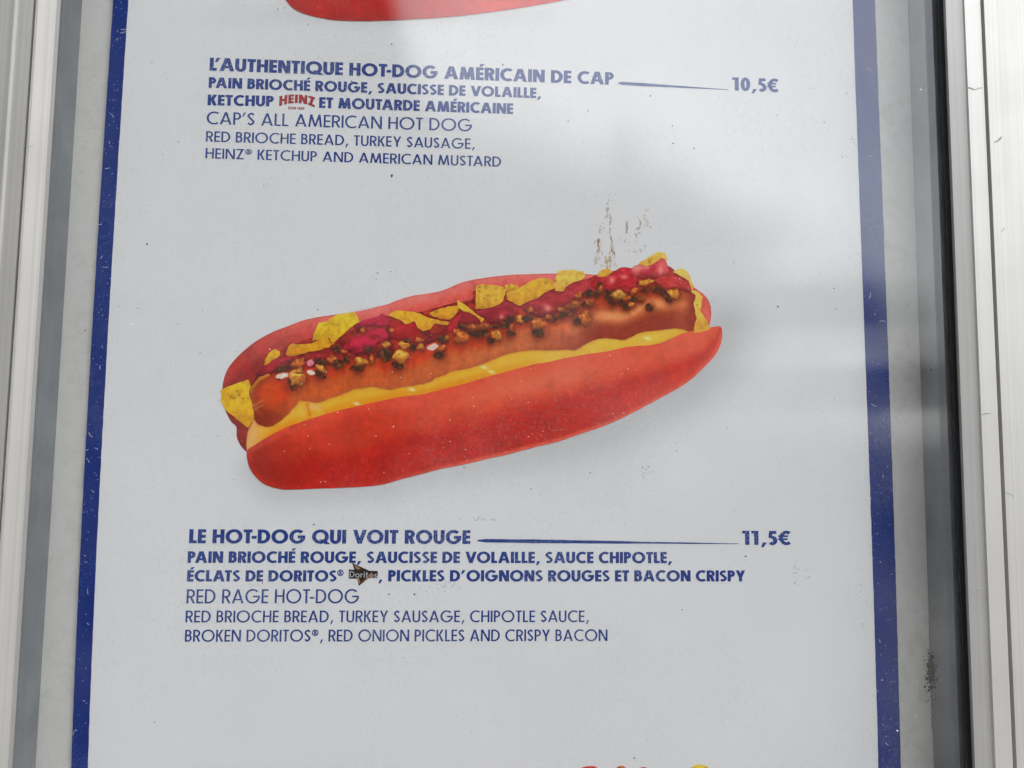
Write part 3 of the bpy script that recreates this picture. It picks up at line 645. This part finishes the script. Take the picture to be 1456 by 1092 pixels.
# ------------------------------------------------------------------ the other two hot dogs, cut by the picture's edge
dog1 = empty('hot_dog_picture', (0, 0, 0), menu); dog1['label'] = 'underside of a red bun at the top edge, above the first text block'
def c_top(v, d):
    x, y = v[:, 0], v[:, 1]
    c = lerp((150, 28, 22), (140, 34, 30), ss(d, 12, 0)); c = lerp(c, (176, 60, 56), ss(x, 560, 700))
    return np.clip(c * (1 + .1 * fbm(x, y, 12, 41) + .07 * vnoise(x, y, 3, 42))[:, None], 0, 255)
printed('front_bun', [(404, -6), (410, 5), (417, 12), (426, 17), (438, 21.4), (458, 25.8), (479, 28.8), (516, 30), (545, 29.2), (578, 28), (643.7, 23.5), (718, 14.4), (792, 2), (860, -14), (960, -45), (1010, -80), (1020, -110), (960, -95), (800, -78), (600, -60), (470, -40), (405, -25)], c_top, 24, dog1, step=2.5)
printed('sausage', [(405, -30), (470, -55), (600, -75), (800, -95), (980, -120), (985, -150), (800, -130), (600, -112), (440, -85), (400, -60)], lambda v, d: np.tile((150, 50, 20), (len(v), 1)) * (1 + .2 * fbm(v[:, 0], v[:, 1], 6))[:, None], 14, dog1, step=4)
dog2 = empty('hot_dog_picture', (0, 0, 0), menu); dog2['label'] = 'tops of the toppings of a hot dog just entering at the bottom edge'
for pl, cc in (([(824, 1097), (828, 1091.3), (838, 1089.4), (847, 1090.3), (852, 1097), (840, 1105)], (172, 40, 36)), ([(874, 1097), (879, 1090), (885, 1089), (890, 1092), (894, 1100), (880, 1104)], (150, 80, 30)),
               ([(908, 1098), (912, 1091.5), (918, 1091), (924, 1098), (915, 1104)], (160, 70, 50)), ([(976, 1098), (984, 1090.5), (992, 1087), (1000, 1088), (1008, 1092), (1016, 1102), (990, 1108)], (198, 158, 50))):
    printed('topping', pl, lambda v, d, cc=cc: np.tile(np.array(cc, float), (len(v), 1)) * (1 + .2 * fbm(v[:, 0], v[:, 1], 5))[:, None], 28, dog2, step=1.5)
printed('back_bun', [(330, 1190), (420, 1150), (600, 1125), (820, 1098), (1000, 1100), (1040, 1140), (1045, 1180), (900, 1230), (600, 1268), (400, 1278), (340, 1250)], c_top, 24, dog2, step=4)

# ------------------------------------------------------------------ lettering (geometric caps drawn from strokes)
def _bar(x0, y0, x1, y1): return [[(x0, y0), (x1, y0), (x1, y1), (x0, y1)]]
def _dg(xa, ya_, xb, yb_, w):
    """diagonal stroke with level ends; xa, xb are centres, w its thickness"""
    hw = w * math.hypot(xb - xa, yb_ - ya_) / abs(yb_ - ya_) / 2
    return [[(xa - hw, ya_), (xa + hw, ya_), (xb + hw, yb_), (xb - hw, yb_)]]
def _arc(cx, cy, rx, ry, a0, a1, w, wy=None, n=28):
    wy = w if wy is None else wy; out_ = []
    for i in range(n):
        s_, e_ = math.radians(a0 + (a1 - a0) * i / n), math.radians(a0 + (a1 - a0) * (i + 1) / n)
        out_.append([(cx + rx * math.cos(s_), cy + ry * math.sin(s_)), (cx + rx * math.cos(e_), cy + ry * math.sin(e_)),
                     (cx + (rx - w) * math.cos(e_), cy + (ry - wy) * math.sin(e_)), (cx + (rx - w) * math.cos(s_), cy + (ry - wy) * math.sin(s_))])
    return out_
def _path(pts, w):
    p = catmull(pts, .04, closed=False); out_ = []
    tg = np.gradient(p, axis=0); tg /= np.hypot(tg[:, 0], tg[:, 1])[:, None]; nn = np.stack([-tg[:, 1], tg[:, 0]], -1) * w / 2
    for i in range(len(p) - 1): out_.append([tuple(p[i] + nn[i]), tuple(p[i + 1] + nn[i + 1]), tuple(p[i + 1] - nn[i + 1]), tuple(p[i] - nn[i])])
    return out_
def glyph(ch, w):
    h = w * .86                                   # horizontals a little thinner
    b = w > .16
    if ch == 'A':
        X = .92 if b else .80; q = w * .56 if b else w * .55
        return _dg(q, 0, X / 2 - (.03 if b else 0), 1, w) + _dg(X - q, 0, X / 2 + (.03 if b else 0), 1, w) + _bar(X * .24, .22, X * .76, .22 + h * .85), X
    if ch in 'BPR':
        X = {'B': .62, 'P': .58, 'R': .64}[ch] if b else {'B': .54, 'P': .52, 'R': .56}[ch]
        g_ = _bar(0, 0, w, 1)
        yt = .47 if ch == 'B' else .40
        rr = (1 - yt) / 2; xx = (X - .04 if ch == 'B' else X) - rr
        g_ += _bar(w * .5, 1 - h, xx, 1) + _bar(w * .5, yt, xx, yt + h) + _arc(xx, 1 - rr, rr, rr, -90, 90, w, h)
        if ch == 'B':
            r2 = (.47 + h * .98) / 2; x2 = X - r2
            g_ += _bar(w * .5, 0, x2, h) + _arc(x2, r2, r2, r2, -90, 90, w, h) + _bar(w * .5, yt - .002, x2, yt + h)
        if ch == 'R': g_ += _dg(X - w * .58 + .03, 0, w + (.10 if b else .14), yt + h * .4, w)
        return g_, X
    if ch == 'C': return _arc(.5, .5, .5, .52, 52, 308, w, h), .80
    if ch == 'D':
        X = .78 if b else .72; r_ = .5; xx = X - .46
        return _bar(0, 0, w, 1) + _bar(w * .5, 0, xx, h) + _bar(w * .5, 1 - h, xx, 1) + _arc(xx, .5, .46, .5, -90, 90, w, h), X
    if ch in 'EÉF':
        X = .50 if b else .46; g_ = _bar(0, 0, w, 1) + _bar(w * .5, 1 - h, X, 1) + _bar(w * .5, .5 - h / 2, X * .97, .5 + h / 2)
        if ch != 'F': g_ += _bar(w * .5, 0, X, h)
        if ch == 'É': g_ += [[(X * .38, 1.07), (X * .38 + w * .75, 1.07), (X * .62 + w, 1.27), (X * .62, 1.27)]]
        return g_, X
    if ch == 'G': return _arc(.5, .5, .5, .52, 45, 352, w, h) + _bar(.52, .5 - h * .62, .985, .5 + h * .38), 1.0
    if ch == 'H':
        X = .72 if b else .66; return _bar(0, 0, w, 1) + _bar(X - w, 0, X, 1) + _bar(w * .5, .52 - h / 2, X - w * .5, .52 + h / 2), X
    if ch == 'I': return _bar(0, 0, w, 1), w
    if ch == 'K':
        X = .72 if b else .60; return _bar(0, 0, w, 1) + _dg(w + .03, .46, X - w * .72, 1, w) + _dg(w + .08, .56, X - w * .66, 0, w), X
    if ch == 'L': X = .46 if b else .42; return _bar(0, 0, w, 1) + _bar(w * .5, 0, X, h), X
    if ch == 'M':
        X = 1.02 if b else .94; i_ = .12
        return _dg(w * .52, 0, i_ + w * .5, 1, w) + _dg(X - w * .52, 0, X - i_ - w * .5, 1, w) + _dg(i_ + w * .5, 1, X / 2, 0.02, w) + _dg(X - i_ - w * .5, 1, X / 2, 0.02, w), X
    if ch == 'N':
        X = .78 if b else .74; return _bar(0, 0, w, 1) + _bar(X - w, 0, X, 1) + _dg(w * .62, 1, X - w * .62, 0, w), X
    if ch == 'O': return _arc(.52, .5, .52, .52, 0, 360, w, h, 40), 1.04
    if ch == 'Q': return _arc(.52, .5, .52, .52, 0, 360, w, h, 40) + _dg(.60, .30, .98, -.04, w * .9), 1.04
    if ch == 'S':
        X = .58 if b else .50; ws = w * (.80 if b else .95); q = ws / 2; T, B = 1.01 - q, -.01 + q; dz = .08 if b else .13
        return _path([(X - q - .01, T - dz), (X * .54, T), (q, .5 + (T - .5) * .56), (X * .5, .505), (X - q, .5 - (.5 - B) * .56), (X * .46, B), (q + .005, B + dz)], ws), X
    if ch == 'T': X = .54 if b else .48; return _bar(0, 1 - h, X, 1) + _bar(X / 2 - w / 2, 0, X / 2 + w / 2, 1 - h * .5), X
    if ch == 'U':
        X = .70 if b else .62; r_ = X / 2
        return _bar(0, r_, w, 1) + _bar(X - w, r_, X, 1) + _arc(r_, r_, r_, r_ + .02, 180, 360, w, h), X
    if ch == 'V': X = .88 if b else .76; return _dg(w * .55, 1, X / 2, 0, w) + _dg(X - w * .55, 1, X / 2, 0, w), X
    if ch == 'Y': X = .78 if b else .68; return _dg(w * .58, 1, X / 2, .40, w) + _dg(X - w * .58, 1, X / 2, .40, w) + _bar(X / 2 - w / 2, 0, X / 2 + w / 2, .47), X
    if ch == 'Z': X = .60; return _bar(0, 1 - h, X, 1) + _bar(0, 0, X, h) + _dg(w * .66, 0, X - w * .66, 1, w), X
    if ch == '1': return _bar(.16, 0, .16 + w, 1) + [[(0, 1), (.17, 1), (.17, 1 - h * .9), (0, 1 - h * .9)]], .16 + w + .06
    if ch == '0': return _arc(.31, .5, .31, .52, 0, 360, w, h, 36), .62
    if ch == '5': return _bar(.10, 1 - h, .52, 1) + _dg(.15, .5, .20, 1, w * .8) + _arc(.28, .31, .29, .33, -140, 125, w, h), .58
    if ch in '869':
        if ch == '8': return _arc(.29, .74, .25, .27, 0, 360, w, h) + _arc(.29, .28, .29, .29, 0, 360, w, h), .58
        if ch == '6': return _arc(.29, .31, .29, .32, 0, 360, w, h) + _dg(.14, .42, .36, 1, w), .58
        return _arc(.29, .69, .29, .32, 0, 360, w, h) + _dg(.22, 0, .44, .58, w), .58
    if ch == '€': return _arc(.46, .5, .42, .52, 52, 308, w * .9, h) + _bar(-.02, .56, .56, .56 + h * .6) + _bar(-.02, .34, .52, .34 + h * .6), .66
    if ch == ',': return [[(.02, -.17), (.02 + w * .62, -.17), (.12 + w * .95, .17), (.12, .17)]], .12 + w * .9
    if ch == '’': return [[(.0, .66), (w * .55, .66), (.10 + w, 1), (.10, 1)]], .10 + w
    if ch == '-': return _bar(0, .33, .30, .33 + h), .30
    if ch == '®':
        g_ = _arc(.26, .74, .27, .27, 0, 360, .085, .085, 24) + _bar(.17, .58, .25, .90) + _arc(.24, .81, .12, .09, -90, 90, .07, .06, 8) + _dg(.36, .58, .27, .74, .08)
        return g_, .54
    # lower case for the small logo
    if ch == 'o': return _arc(.33, .33, .33, .34, 0, 360, w, h), .66
    if ch == 'r': return _bar(0, 0, w, .66) + _arc(.30, .40, .26, .27, 60, 170, w, h, 10), .40
    if ch == 'i': return _bar(0, 0, w, .66) + _bar(0, .78, w, .96), w
    if ch == 't': return _bar(.12, 0, .12 + w, .92) + _bar(0, .56, .40, .56 + h * .9), .40
    if ch == 's': return _path([(.38, .54), (.24, .62), (.10, .50), (.24, .34), (.38, .18), (.22, .05), (.06, .14)], w * .9), .46
    return [], .3
KERN = {('L', '’'): -.20, ('’', 'A'): -.10, ('T', '-'): -.10, ('-', 'D'): 0, ('L', 'A'): -.0, ('A', 'T'): -.08, ('T', 'A'): -.08, ('V', 'O'): -.06, ('P', 'A'): -.10, ('A', 'V'): -.1, ('L', 'T'): -.1, ('K', 'E'): -.03, ('A', 'U'): -.02, ('P', '’'): -.02, ('R', 'T'): -.03, ('P', 'Y'): -.02, ('K', 'L'): 0, ('L', 'Y'): -.08, ('C', 'A'): -.02, ('T', 'L'): 0, ('L', 'E'): -.0}
def layout(s, w, track, space):
    x, polys, prev, R = 0, [], None, 0
    for ch in s:
        if ch == ' ': x += space; prev = None; continue
        g_, X = glyph(ch, w); x += KERN.get((prev, ch), 0)
        polys.append([[(a + x, b_) for a, b_ in q] for q in g_]); R = x + X; x += X + track; prev = ch
    return polys, R
def union(polys):
    v, f = [], []
    for q in polys:
        ar = sum(q[i][0] * q[(i + 1) % 4][1] - q[(i + 1) % 4][0] * q[i][1] for i in range(4))
        if abs(ar) < 1e-9: continue
        if ar < 0: q = q[::-1]
        f.append(list(range(len(v), len(v) + 4))); v += [Vector(p) for p in q]
    ov, oe, of, *_ = delaunay_2d_cdt(v, [], f, 0, 1e-5, False)
    O = np.array([(p.x, p.y) for p in ov]); T_ = np.array([t_ for t_ in of if len(t_) == 3]); cn = O[T_].mean(1); ok = np.zeros(len(T_), bool)
    for q in f: ok |= inside(cn, [(v[k].x, v[k].y) for k in q])
    return [tuple(p) for p in O], [tuple(int(k) for k in t_) for t_ in T_[ok]]
def textline(name, s, p0, p1, cap, w, layer=10, mat='letter_blue', parent=None, track=None, space=None, bend=None):
    bold = w > .16
    track = (.06 if bold else .10) if track is None else track; space = (.34 if bold else .34) if space is None else space
    gl_, R = layout(s, w, track, space)
    q0, q1 = P(p0[0], p0[1], 0), P(p1[0], p1[1], 0); sc = (q1 - q0) / R
    mid = ((p0[0] + p1[0]) / 2, (p0[1] + p1[1]) / 2)
    hh = P(mid[0], mid[1], 0) - P(mid[0], mid[1] + cap, 0); hh[1] = 0; hh = np.array([0, 0, np.linalg.norm(hh)])
    V_, F_all = [], []
    for polys in gl_:
        if not polys: continue
        v, f = union(polys); o0 = len(V_)
        for x, y in v:
            yy = y + (bend(x / R, y) if bend else 0)
            V_.append(q0 + sc * x + hh * yy + np.array([0, -layer * 1e-5, 0]))
        for t_ in f:
            a, b_, c_ = (V_[o0 + t_[i]] for i in range(3))
            t2 = [o0 + i for i in t_]
            if np.cross(b_ - a, c_ - a)[1] > 0: t2.reverse()
            F_all.append(tuple(t2))
    return obj(name, mesh(name, V_, F_all), MAT[mat], parent or menu)
def leader(p0, p1, th, layer=10):
    n = 60; t_ = np.linspace(0, 1, n); x = p0[0] + (p1[0] - p0[0]) * t_; y = p0[1] + (p1[1] - p0[1]) * t_
    hw = th / 2 * np.clip(np.minimum(1, t_ * 40), .3, 1) * np.where(t_ < .25, 1, 1 - .85 * (t_ - .25) / .75) * (1 + .25 * vnoise(x, y, 9, 8))
    v = np.concatenate([P(x, y - hw, -layer * 1e-5), P(x, y + hw, -layer * 1e-5)])
    return obj('leader_line', mesh('leader_line', v, [(i, n + i, n + i + 1, i + 1) for i in range(n - 1)]), MAT['letter_blue'], menu)
BW, LW = .252, .138
textline('dish_title', 'L’AUTHENTIQUE HOT-DOG AMÉRICAIN DE CAP', (297.8, 100.3), (872.7, 120.8), 18.2, BW)
leader((878.7, 118.2), (1036, 127.5), 4.2)
textline('price', '10,5€', (1041.3, 128.6), (1106, 131), 18.8, BW)
textline('description_line', 'PAIN BRIOCHÉ ROUGE, SAUCISSE DE VOLAILLE,', (296.5, 124.8), (769.5, 139.8), 14.9, BW)
textline('description_line', 'KETCHUP', (295, 149.7), (389.2, 151.4), 15.2, BW)
textline('description_line', 'ET MOUTARDE AMÉRICAINE', (453.6, 153.4), (729.5, 162.2), 15.2, BW)
textline('translation_title', 'CAP’S ALL AMERICAN HOT DOG', (293.6, 176.3), (671.2, 186.8), 17.6, LW)
textline('translation_line', 'RED BRIOCHE BREAD, TURKEY SAUSAGE,', (292.7, 201.3), (675, 211.8), 14.8, .15)
textline('translation_line', 'HEINZ® KETCHUP AND AMERICAN MUSTARD', (292, 225.1), (712.5, 237.1), 14.5, .15)
textline('dish_title', 'LE HOT-DOG QUI VOIT ROUGE', (268.7, 772.4), (668.7, 773.4), 19.8, BW)
leader((678.6, 768.6), (1050, 773.2), 5.2)
textline('price', '11,5€', (1055.5, 774.6), (1123.2, 774.8), 20, BW)
textline('description_line', 'PAIN BRIOCHÉ ROUGE, SAUCISSE DE VOLAILLE, SAUCE CHIPOTLE,', (266.5, 800.3), (955.5, 800.8), 16.3, BW)
textline('description_line', 'ÉCLATS DE DORITOS', (265.8, 826.7), (478.6, 826.8), 16, BW)
textline('registered_mark', '®', (479.3, 827), (488.5, 827), 17, .1)
textline('description_line', ',', (538, 826.7), (543.6, 826.7), 16, BW)
textline('description_line', 'PICKLES D’OIGNONS ROUGES ET BACON CRISPY', (551.8, 826.7), (1059.9, 826.7), 16, BW)
textline('translation_title', 'RED RAGE HOT-DOG', (265, 857.9), (510.4, 857.6), 20, LW)
textline('translation_line', 'RED BRIOCHE BREAD, TURKEY SAUSAGE, CHIPOTLE SAUCE,', (263.6, 885), (837.3, 884.4), 16.7, .15)
textline('translation_line', 'BROKEN DORITOS®, RED ONION PICKLES AND CRISPY BACON', (262.7, 912.4), (863.8, 911.4), 16.8, .15)
# small red ketchup logo, arched
lg = empty('ketchup_logo', (0, 0, 0), menu); lg['label'] = 'small arched red logo between the words of the third line'
textline('logo_word', 'HEINZ', (397, 150.2), (447.5, 151.6), 12.2, .27, mat='letter_red', parent=lg, track=.09, bend=lambda u, y: .36 - 1.44 * (u - .5) ** 2 + (y - .5) * .2 * (2 * u - 1) ** 2)
textline('logo_tagline', 'ESTD 1869', (410.2, 155.3), (432.8, 156.1), 3.6, .26, mat='letter_red', parent=lg)
# small triangular chip logo
lg = empty('chip_logo', (0, 0, 0), menu); lg['label'] = 'small dark triangle logo with grey lettering in the third line of the lower text'
def flat(name, pts, mat, layer, parent):
    v = P([p[0] for p in pts], [p[1] for p in pts], -layer * 1e-5); f = tuple(range(len(pts)))
    if np.cross(v[1] - v[0], v[2] - v[1])[1] > 0: f = f[::-1]
    return obj(name, mesh(name, v, [f]), MAT[mat], parent)
LG = ((480, 790), 14.56)
flat('triangle', t(LG, (300, 150), (650, 310), (720, 400), (440, 630), (400, 440), (340, 270)), 'logo_black', 12, lg)
flat('banner', t(LG, (232, 285), (620, 310), (830, 318), (835, 380), (820, 470), (690, 465), (560, 478), (232, 478)), 'logo_black', 14, lg)
flat('triangle_edge', t(LG, (335, 185), (480, 262), (430, 290), (380, 270)), 'logo_orange', 15, lg)
flat('triangle_edge', t(LG, (455, 590), (620, 440), (710, 395), (690, 350), (715, 350), (735, 400), (640, 470), (470, 570)), 'logo_orange', 17, lg)
flat('triangle_edge', t(LG, (410, 440), (440, 450), (470, 540), (450, 590), (430, 540)), 'logo_orange', 15, lg)
textline('logo_word', 'Doritos', t(LG, (248, 446))[0], t(LG, (820, 462))[0], 8.6, .15, layer=16, mat='logo_grey', parent=lg, track=.09)

# ------------------------------------------------------------------ dirt on the outside of the glass
def dirt(name, blobs, mat, parent, kind=None, lift=.00005):
    """small raised flecks: (px, py, rx, ry) on the outer face of the pane"""
    V_, F_ = [], []
    for (x, y, rx, ry) in blobs:
        n = 9; a = np.arange(n) / n * 2 * np.pi; r_ = 1 + .5 * (np.array([random.random() for _ in range(n)]) - .5)
        top = P(x + rx * .7 * r_ * np.cos(a), y + ry * .7 * r_ * np.sin(a), GY - lift * 3); base = P(x + rx * r_ * np.cos(a), y + ry * r_ * np.sin(a), GY - .00001)
        o0 = len(V_); V_ += list(base) + list(top)
        for i in range(n):
            F_.append((o0 + i, o0 + n + i, o0 + n + (i + 1) % n, o0 + (i + 1) % n))
        F_.append(tuple(o0 + n + i for i in reversed(range(n))))
    o = obj(name, mesh(name, V_, F_), MAT[mat], parent)
    if kind: o['kind'] = kind
    return o
U = random.uniform
pane_parent = door
specks = [(337, 500, .9, .9), (339, 516, .8, .6), (396, 539.5, 3.4, 1.8), (386, 495, .8, .6), (452, 440, 1.1, .9), (536.5, 388, 1, 1), (556, 386, .9, .7), (535, 397, .8, .7), (310, 620, .9, .7), (332, 682, .8, .6),
          (209, 347, 1.6, 1.2), (500, 115.5, 1.3, 1.2), (557, 62.8, .9, 1.3), (446, 746, 1.3, 1.1), (487, 737, .8, .8), (373, 829, 1, 1), (589, 845, 1.6, 1.2), (925, 136.5, .8, 1.3), (956, 179, 1, .9), (957, 204, 1.6, .8),
          (987, 211, .8, 1), (1105, 164, .9, .8), (1186, 410, .9, .8), (1189, 439, .8, .7), (1187, 567, .8, .7), (1204, 133, .8, .9), (1197.7, 223, 1, .8), (1324, 525, 1.1, 1), (1172, 174, 1, .8), (216, 89, 1, .8), (237, 113, .7, .7),
          (254, 202, .8, .8), (231, 219.5, .7, .7), (196, 438, 1.3, .7), (253, 460, .8, .8), (284.5, 502, .9, .9), (288, 441, .8, .7), (121, 470, 1.2, .9), (197, 543, .8, .6), (243.5, 513, .8, .6), (1226, 887, .9, .7), (1226, 892, .8, .8),
          (220, 1027, 1.1, .9), (902, 1078, 1.4, 1.1), (921, 1051, .9, .8), (839, 672, 1.2, .9), (962, 641, .8, .8), (961, 630, .7, .6), (1034, 609, .8, .8), (660, 665, 1, .9), (755, 695, .9, .8), (395, 12.5, .7, 1.2), (405, 11, .8, .7), (438, 35, .7, 1.4),
          (557, 250, 1.6, 2.2), (808, 172, 1.1, .9), (1043, 373, .8, .8), (967, 395, 1, .9), (991, 433, .8, .8), (963, 491, .8, .8), (836, 157.5, .7, 2), (1106, 436, 1.2, 1.4), (640, 110, .7, .7), (715, 92, .8, 1.6), (1376, 144, 1.5, 1.3), (1060, 791, 1.8, 1), (970, 867, 1.1, .9), (553, 845, 1.2, 1.2), (590, 846, 1, .7)]
dirt('dark_speck', specks, 'grime_dark', pane_parent, 'stuff')
dirt('fine_speck', [(U(130, 1300), U(5, 1085), U(.35, .75), U(.35, .75)) for _ in range(230)], 'grime_grey', pane_parent, 'stuff')
dirt('pale_speck', [(x + U(-2.5, 2.5), y + U(-2.5, 2.5), U(.6, 1.1), U(.5, .9)) for x, y, *_ in specks[::3]] + [(186.5, 461, 1.6, 1.2), (1309, 127.5, 1.6, 1.2), (1208, 81, 1.1, 1), (1303, 1018, 1, .8), (1276, 1039, 1.6, 1.4)] +
     [(U(400, 1000), U(500, 690), U(.4, .8), U(.4, .8)) for _ in range(60)], 'grime_pale', pane_parent, 'stuff')
def streak(c, n, tall): # a drip: short upright flecks along a track
    out_ = []
    for _ in range(n):
        i = random.randrange(len(c) - 1); u = random.random(); x = c[i][0] + (c[i + 1][0] - c[i][0]) * u; y = c[i][1] + (c[i + 1][1] - c[i][1]) * u
        wd = c[i][2]; out_.append((820 + (x + random.gauss(0, wd)) / 9.1, 270 + (y + random.gauss(0, 14)) / 9.1, U(.3, .75), U(.5, tall)))
    return out_
drip = streak([(395, 140, 8), (400, 240, 12), (390, 340, 22), (330, 470, 22), (310, 560, 14)], 34, 2.2) + streak([(270, 630, 16), (290, 720, 26), (280, 850, 24), (245, 950, 10)], 48, 2.4) + \
    streak([(440, 260, 8), (430, 430, 12), (430, 560, 8), (455, 680, 26), (470, 830, 30), (430, 900, 36)], 52, 2.6) + streak([(645, 400, 8), (645, 570, 14)], 12, 3.0) + streak([(600, 630, 20), (610, 690, 14)], 7, 1.8) + \
    streak([(910, 230, 10), (890, 340, 16), (900, 440, 34), (940, 500, 26)], 24, 1.9) + streak([(800, 350, 8), (830, 440, 14), (770, 520, 16), (770, 680, 24)], 40, 1.6) + streak([(700, 800, 24), (800, 800, 30), (880, 720, 12)], 20, 1.4)
dirt('brown_drip', drip, 'grime_brown', pane_parent, 'stuff')
dirt('pale_smear', streak([(400, 930, 30), (440, 880, 30), (490, 980, 20), (360, 990, 20), (460, 760, 20)], 60, 3.0) + streak([(290, 650, 14), (285, 800, 16)], 30, 2.6) + streak([(450, 700, 14), (480, 880, 20)], 30, 2.8) + streak([(645, 420, 8), (650, 560, 10)], 10, 3), 'grime_tan', pane_parent, 'stuff')
def cluster(cx, cy, sx_, sy_, n, r0=.35, r1=.9): return [(random.gauss(cx, sx_), random.gauss(cy, sy_), U(r0, r1), U(r0, r1)) for _ in range(n)]
dirt('grey_smudge', cluster(918, 667, 6, 8, 34) + cluster(690, 738, 13, 2.5, 30) + cluster(630, 833, 16, 4, 26) + cluster(1132, 812, 4, 10, 22) + cluster(1152, 815, 6, 9, 20) + cluster(1224, 832, 6, 12, 12) + cluster(378, 262, 5, 5, 12) +
     cluster(1212, 200, 4, 3, 10) + cluster(330, 600, 12, 14, 12, .3, .6), 'grime_grey', pane_parent, 'stuff')
pts_ = []
for _ in range(90):
    y = U(2, 1088); pts_.append((float(U(xcurve(LO, y), xcurve(LI, y))), y, U(.3, .65), U(.3, .65)))
for _ in range(130):
    y = U(2, 1088); pts_.append((float(U(xcurve(RI, y), xcurve(RO, y))), y, U(.3, .65), U(.3, .65)))
for _ in range(34):                                # short curved scratches
    y = U(20, 1080); tab = random.choice(((LO, LI), (LO, LI), (RI, RO))); x = float(U(xcurve(tab[0], y) + 3, xcurve(tab[1], y) - 3)); a_ = U(0, 6.28); cv = U(-.35, .35)
    for _k in range(random.randint(4, 12)):
        pts_.append((x, y, .42, .42)); x += .8 * math.cos(a_); y += .8 * math.sin(a_); a_ += cv * .4
dirt('scuff_mark', pts_, 'grime_scuff', pane_parent, 'stuff')
# small marks on the frame and mould in the corner of the case
mould = [(random.gauss(1323.5, 3.2), random.gauss(957, 15), U(.4, 1.5), U(.5, 1.9)) for _ in range(150)] + [(random.gauss(1324, 1.5), random.gauss(956, 9), U(1.5, 3), U(2, 4)) for _ in range(30)] + [(random.gauss(1321, 4), random.gauss(952, 11), U(.4, .9), U(.4, .9)) for _ in range(70)] + [(1323 + (y - 950) * .028 + U(-1, 1), y, U(.3, .7), U(.8, 1.8)) for y in np.linspace(880, 1040, 60)]
V_, F_ = [], []
for (x, y, rx, ry) in mould:
    n = 8; a = np.arange(n) / n * 2 * np.pi; q = P(x + rx * np.cos(a), y + ry * np.sin(a), yb - .0002); o0 = len(V_); V_ += list(q); F_.append(tuple(o0 + i for i in reversed(range(n))))
for q in V_:
    if q[0] > XR - .0002:                       # wraps round the corner onto the side panel
        q[1] = yb - .0004 - (q[0] - XR) * 1.7; q[0] = XR - .0002
obj('mould_spot', mesh('mould_spot', V_, F_), MAT['grime_dark'], case)['kind'] = 'stuff'
# scratches and dark nicks on the metal, built as thin flecks lying on the stile
def nick(pts, wd, mat='grime_grey', depth=None):
    p = linres(pts, 1.5, closed=False); tg = np.gradient(p, axis=0); tg /= np.hypot(tg[:, 0], tg[:, 1])[:, None]; nn = np.stack([-tg[:, 1], tg[:, 0]], -1)
    hw = wd / 2 * (.5 + np.abs(vnoise(p[:, 0], p[:, 1], 4, 60)) * 2)[:, None]; a, b_ = p + nn * hw, p - nn * hw; dp_ = yf - .00008 if depth is None else depth
    v = np.concatenate([P(a[:, 0], a[:, 1], dp_), P(b_[:, 0], b_[:, 1], dp_)]); n = len(p)
    return obj('scratch', mesh('scratch', v, [(i, i + 1, n + i + 1, n + i) for i in range(n - 1)]), MAT[mat], door)
nick([(1375.5, 124), (1382, 126), (1387, 128), (1391, 125.5), (1397, 124.5)], 1.6)
nick([(1413.5, 202), (1418, 201), (1421.5, 198), (1424, 194)], 1.8)
nick([(1396, 590), (1402, 588), (1409, 588.5)], 1.0)
nick([(1424, 330), (1428, 324)], 1.2)
nick([(1431, 700), (1439, 704), (1442, 709)], 1.0)
nick([(1388, 840), (1396, 838), (1403, 840)], .9)
nick([(5, 690), (6.5, 720)], .8)
nick([(37, 210), (49, 206)], .6)
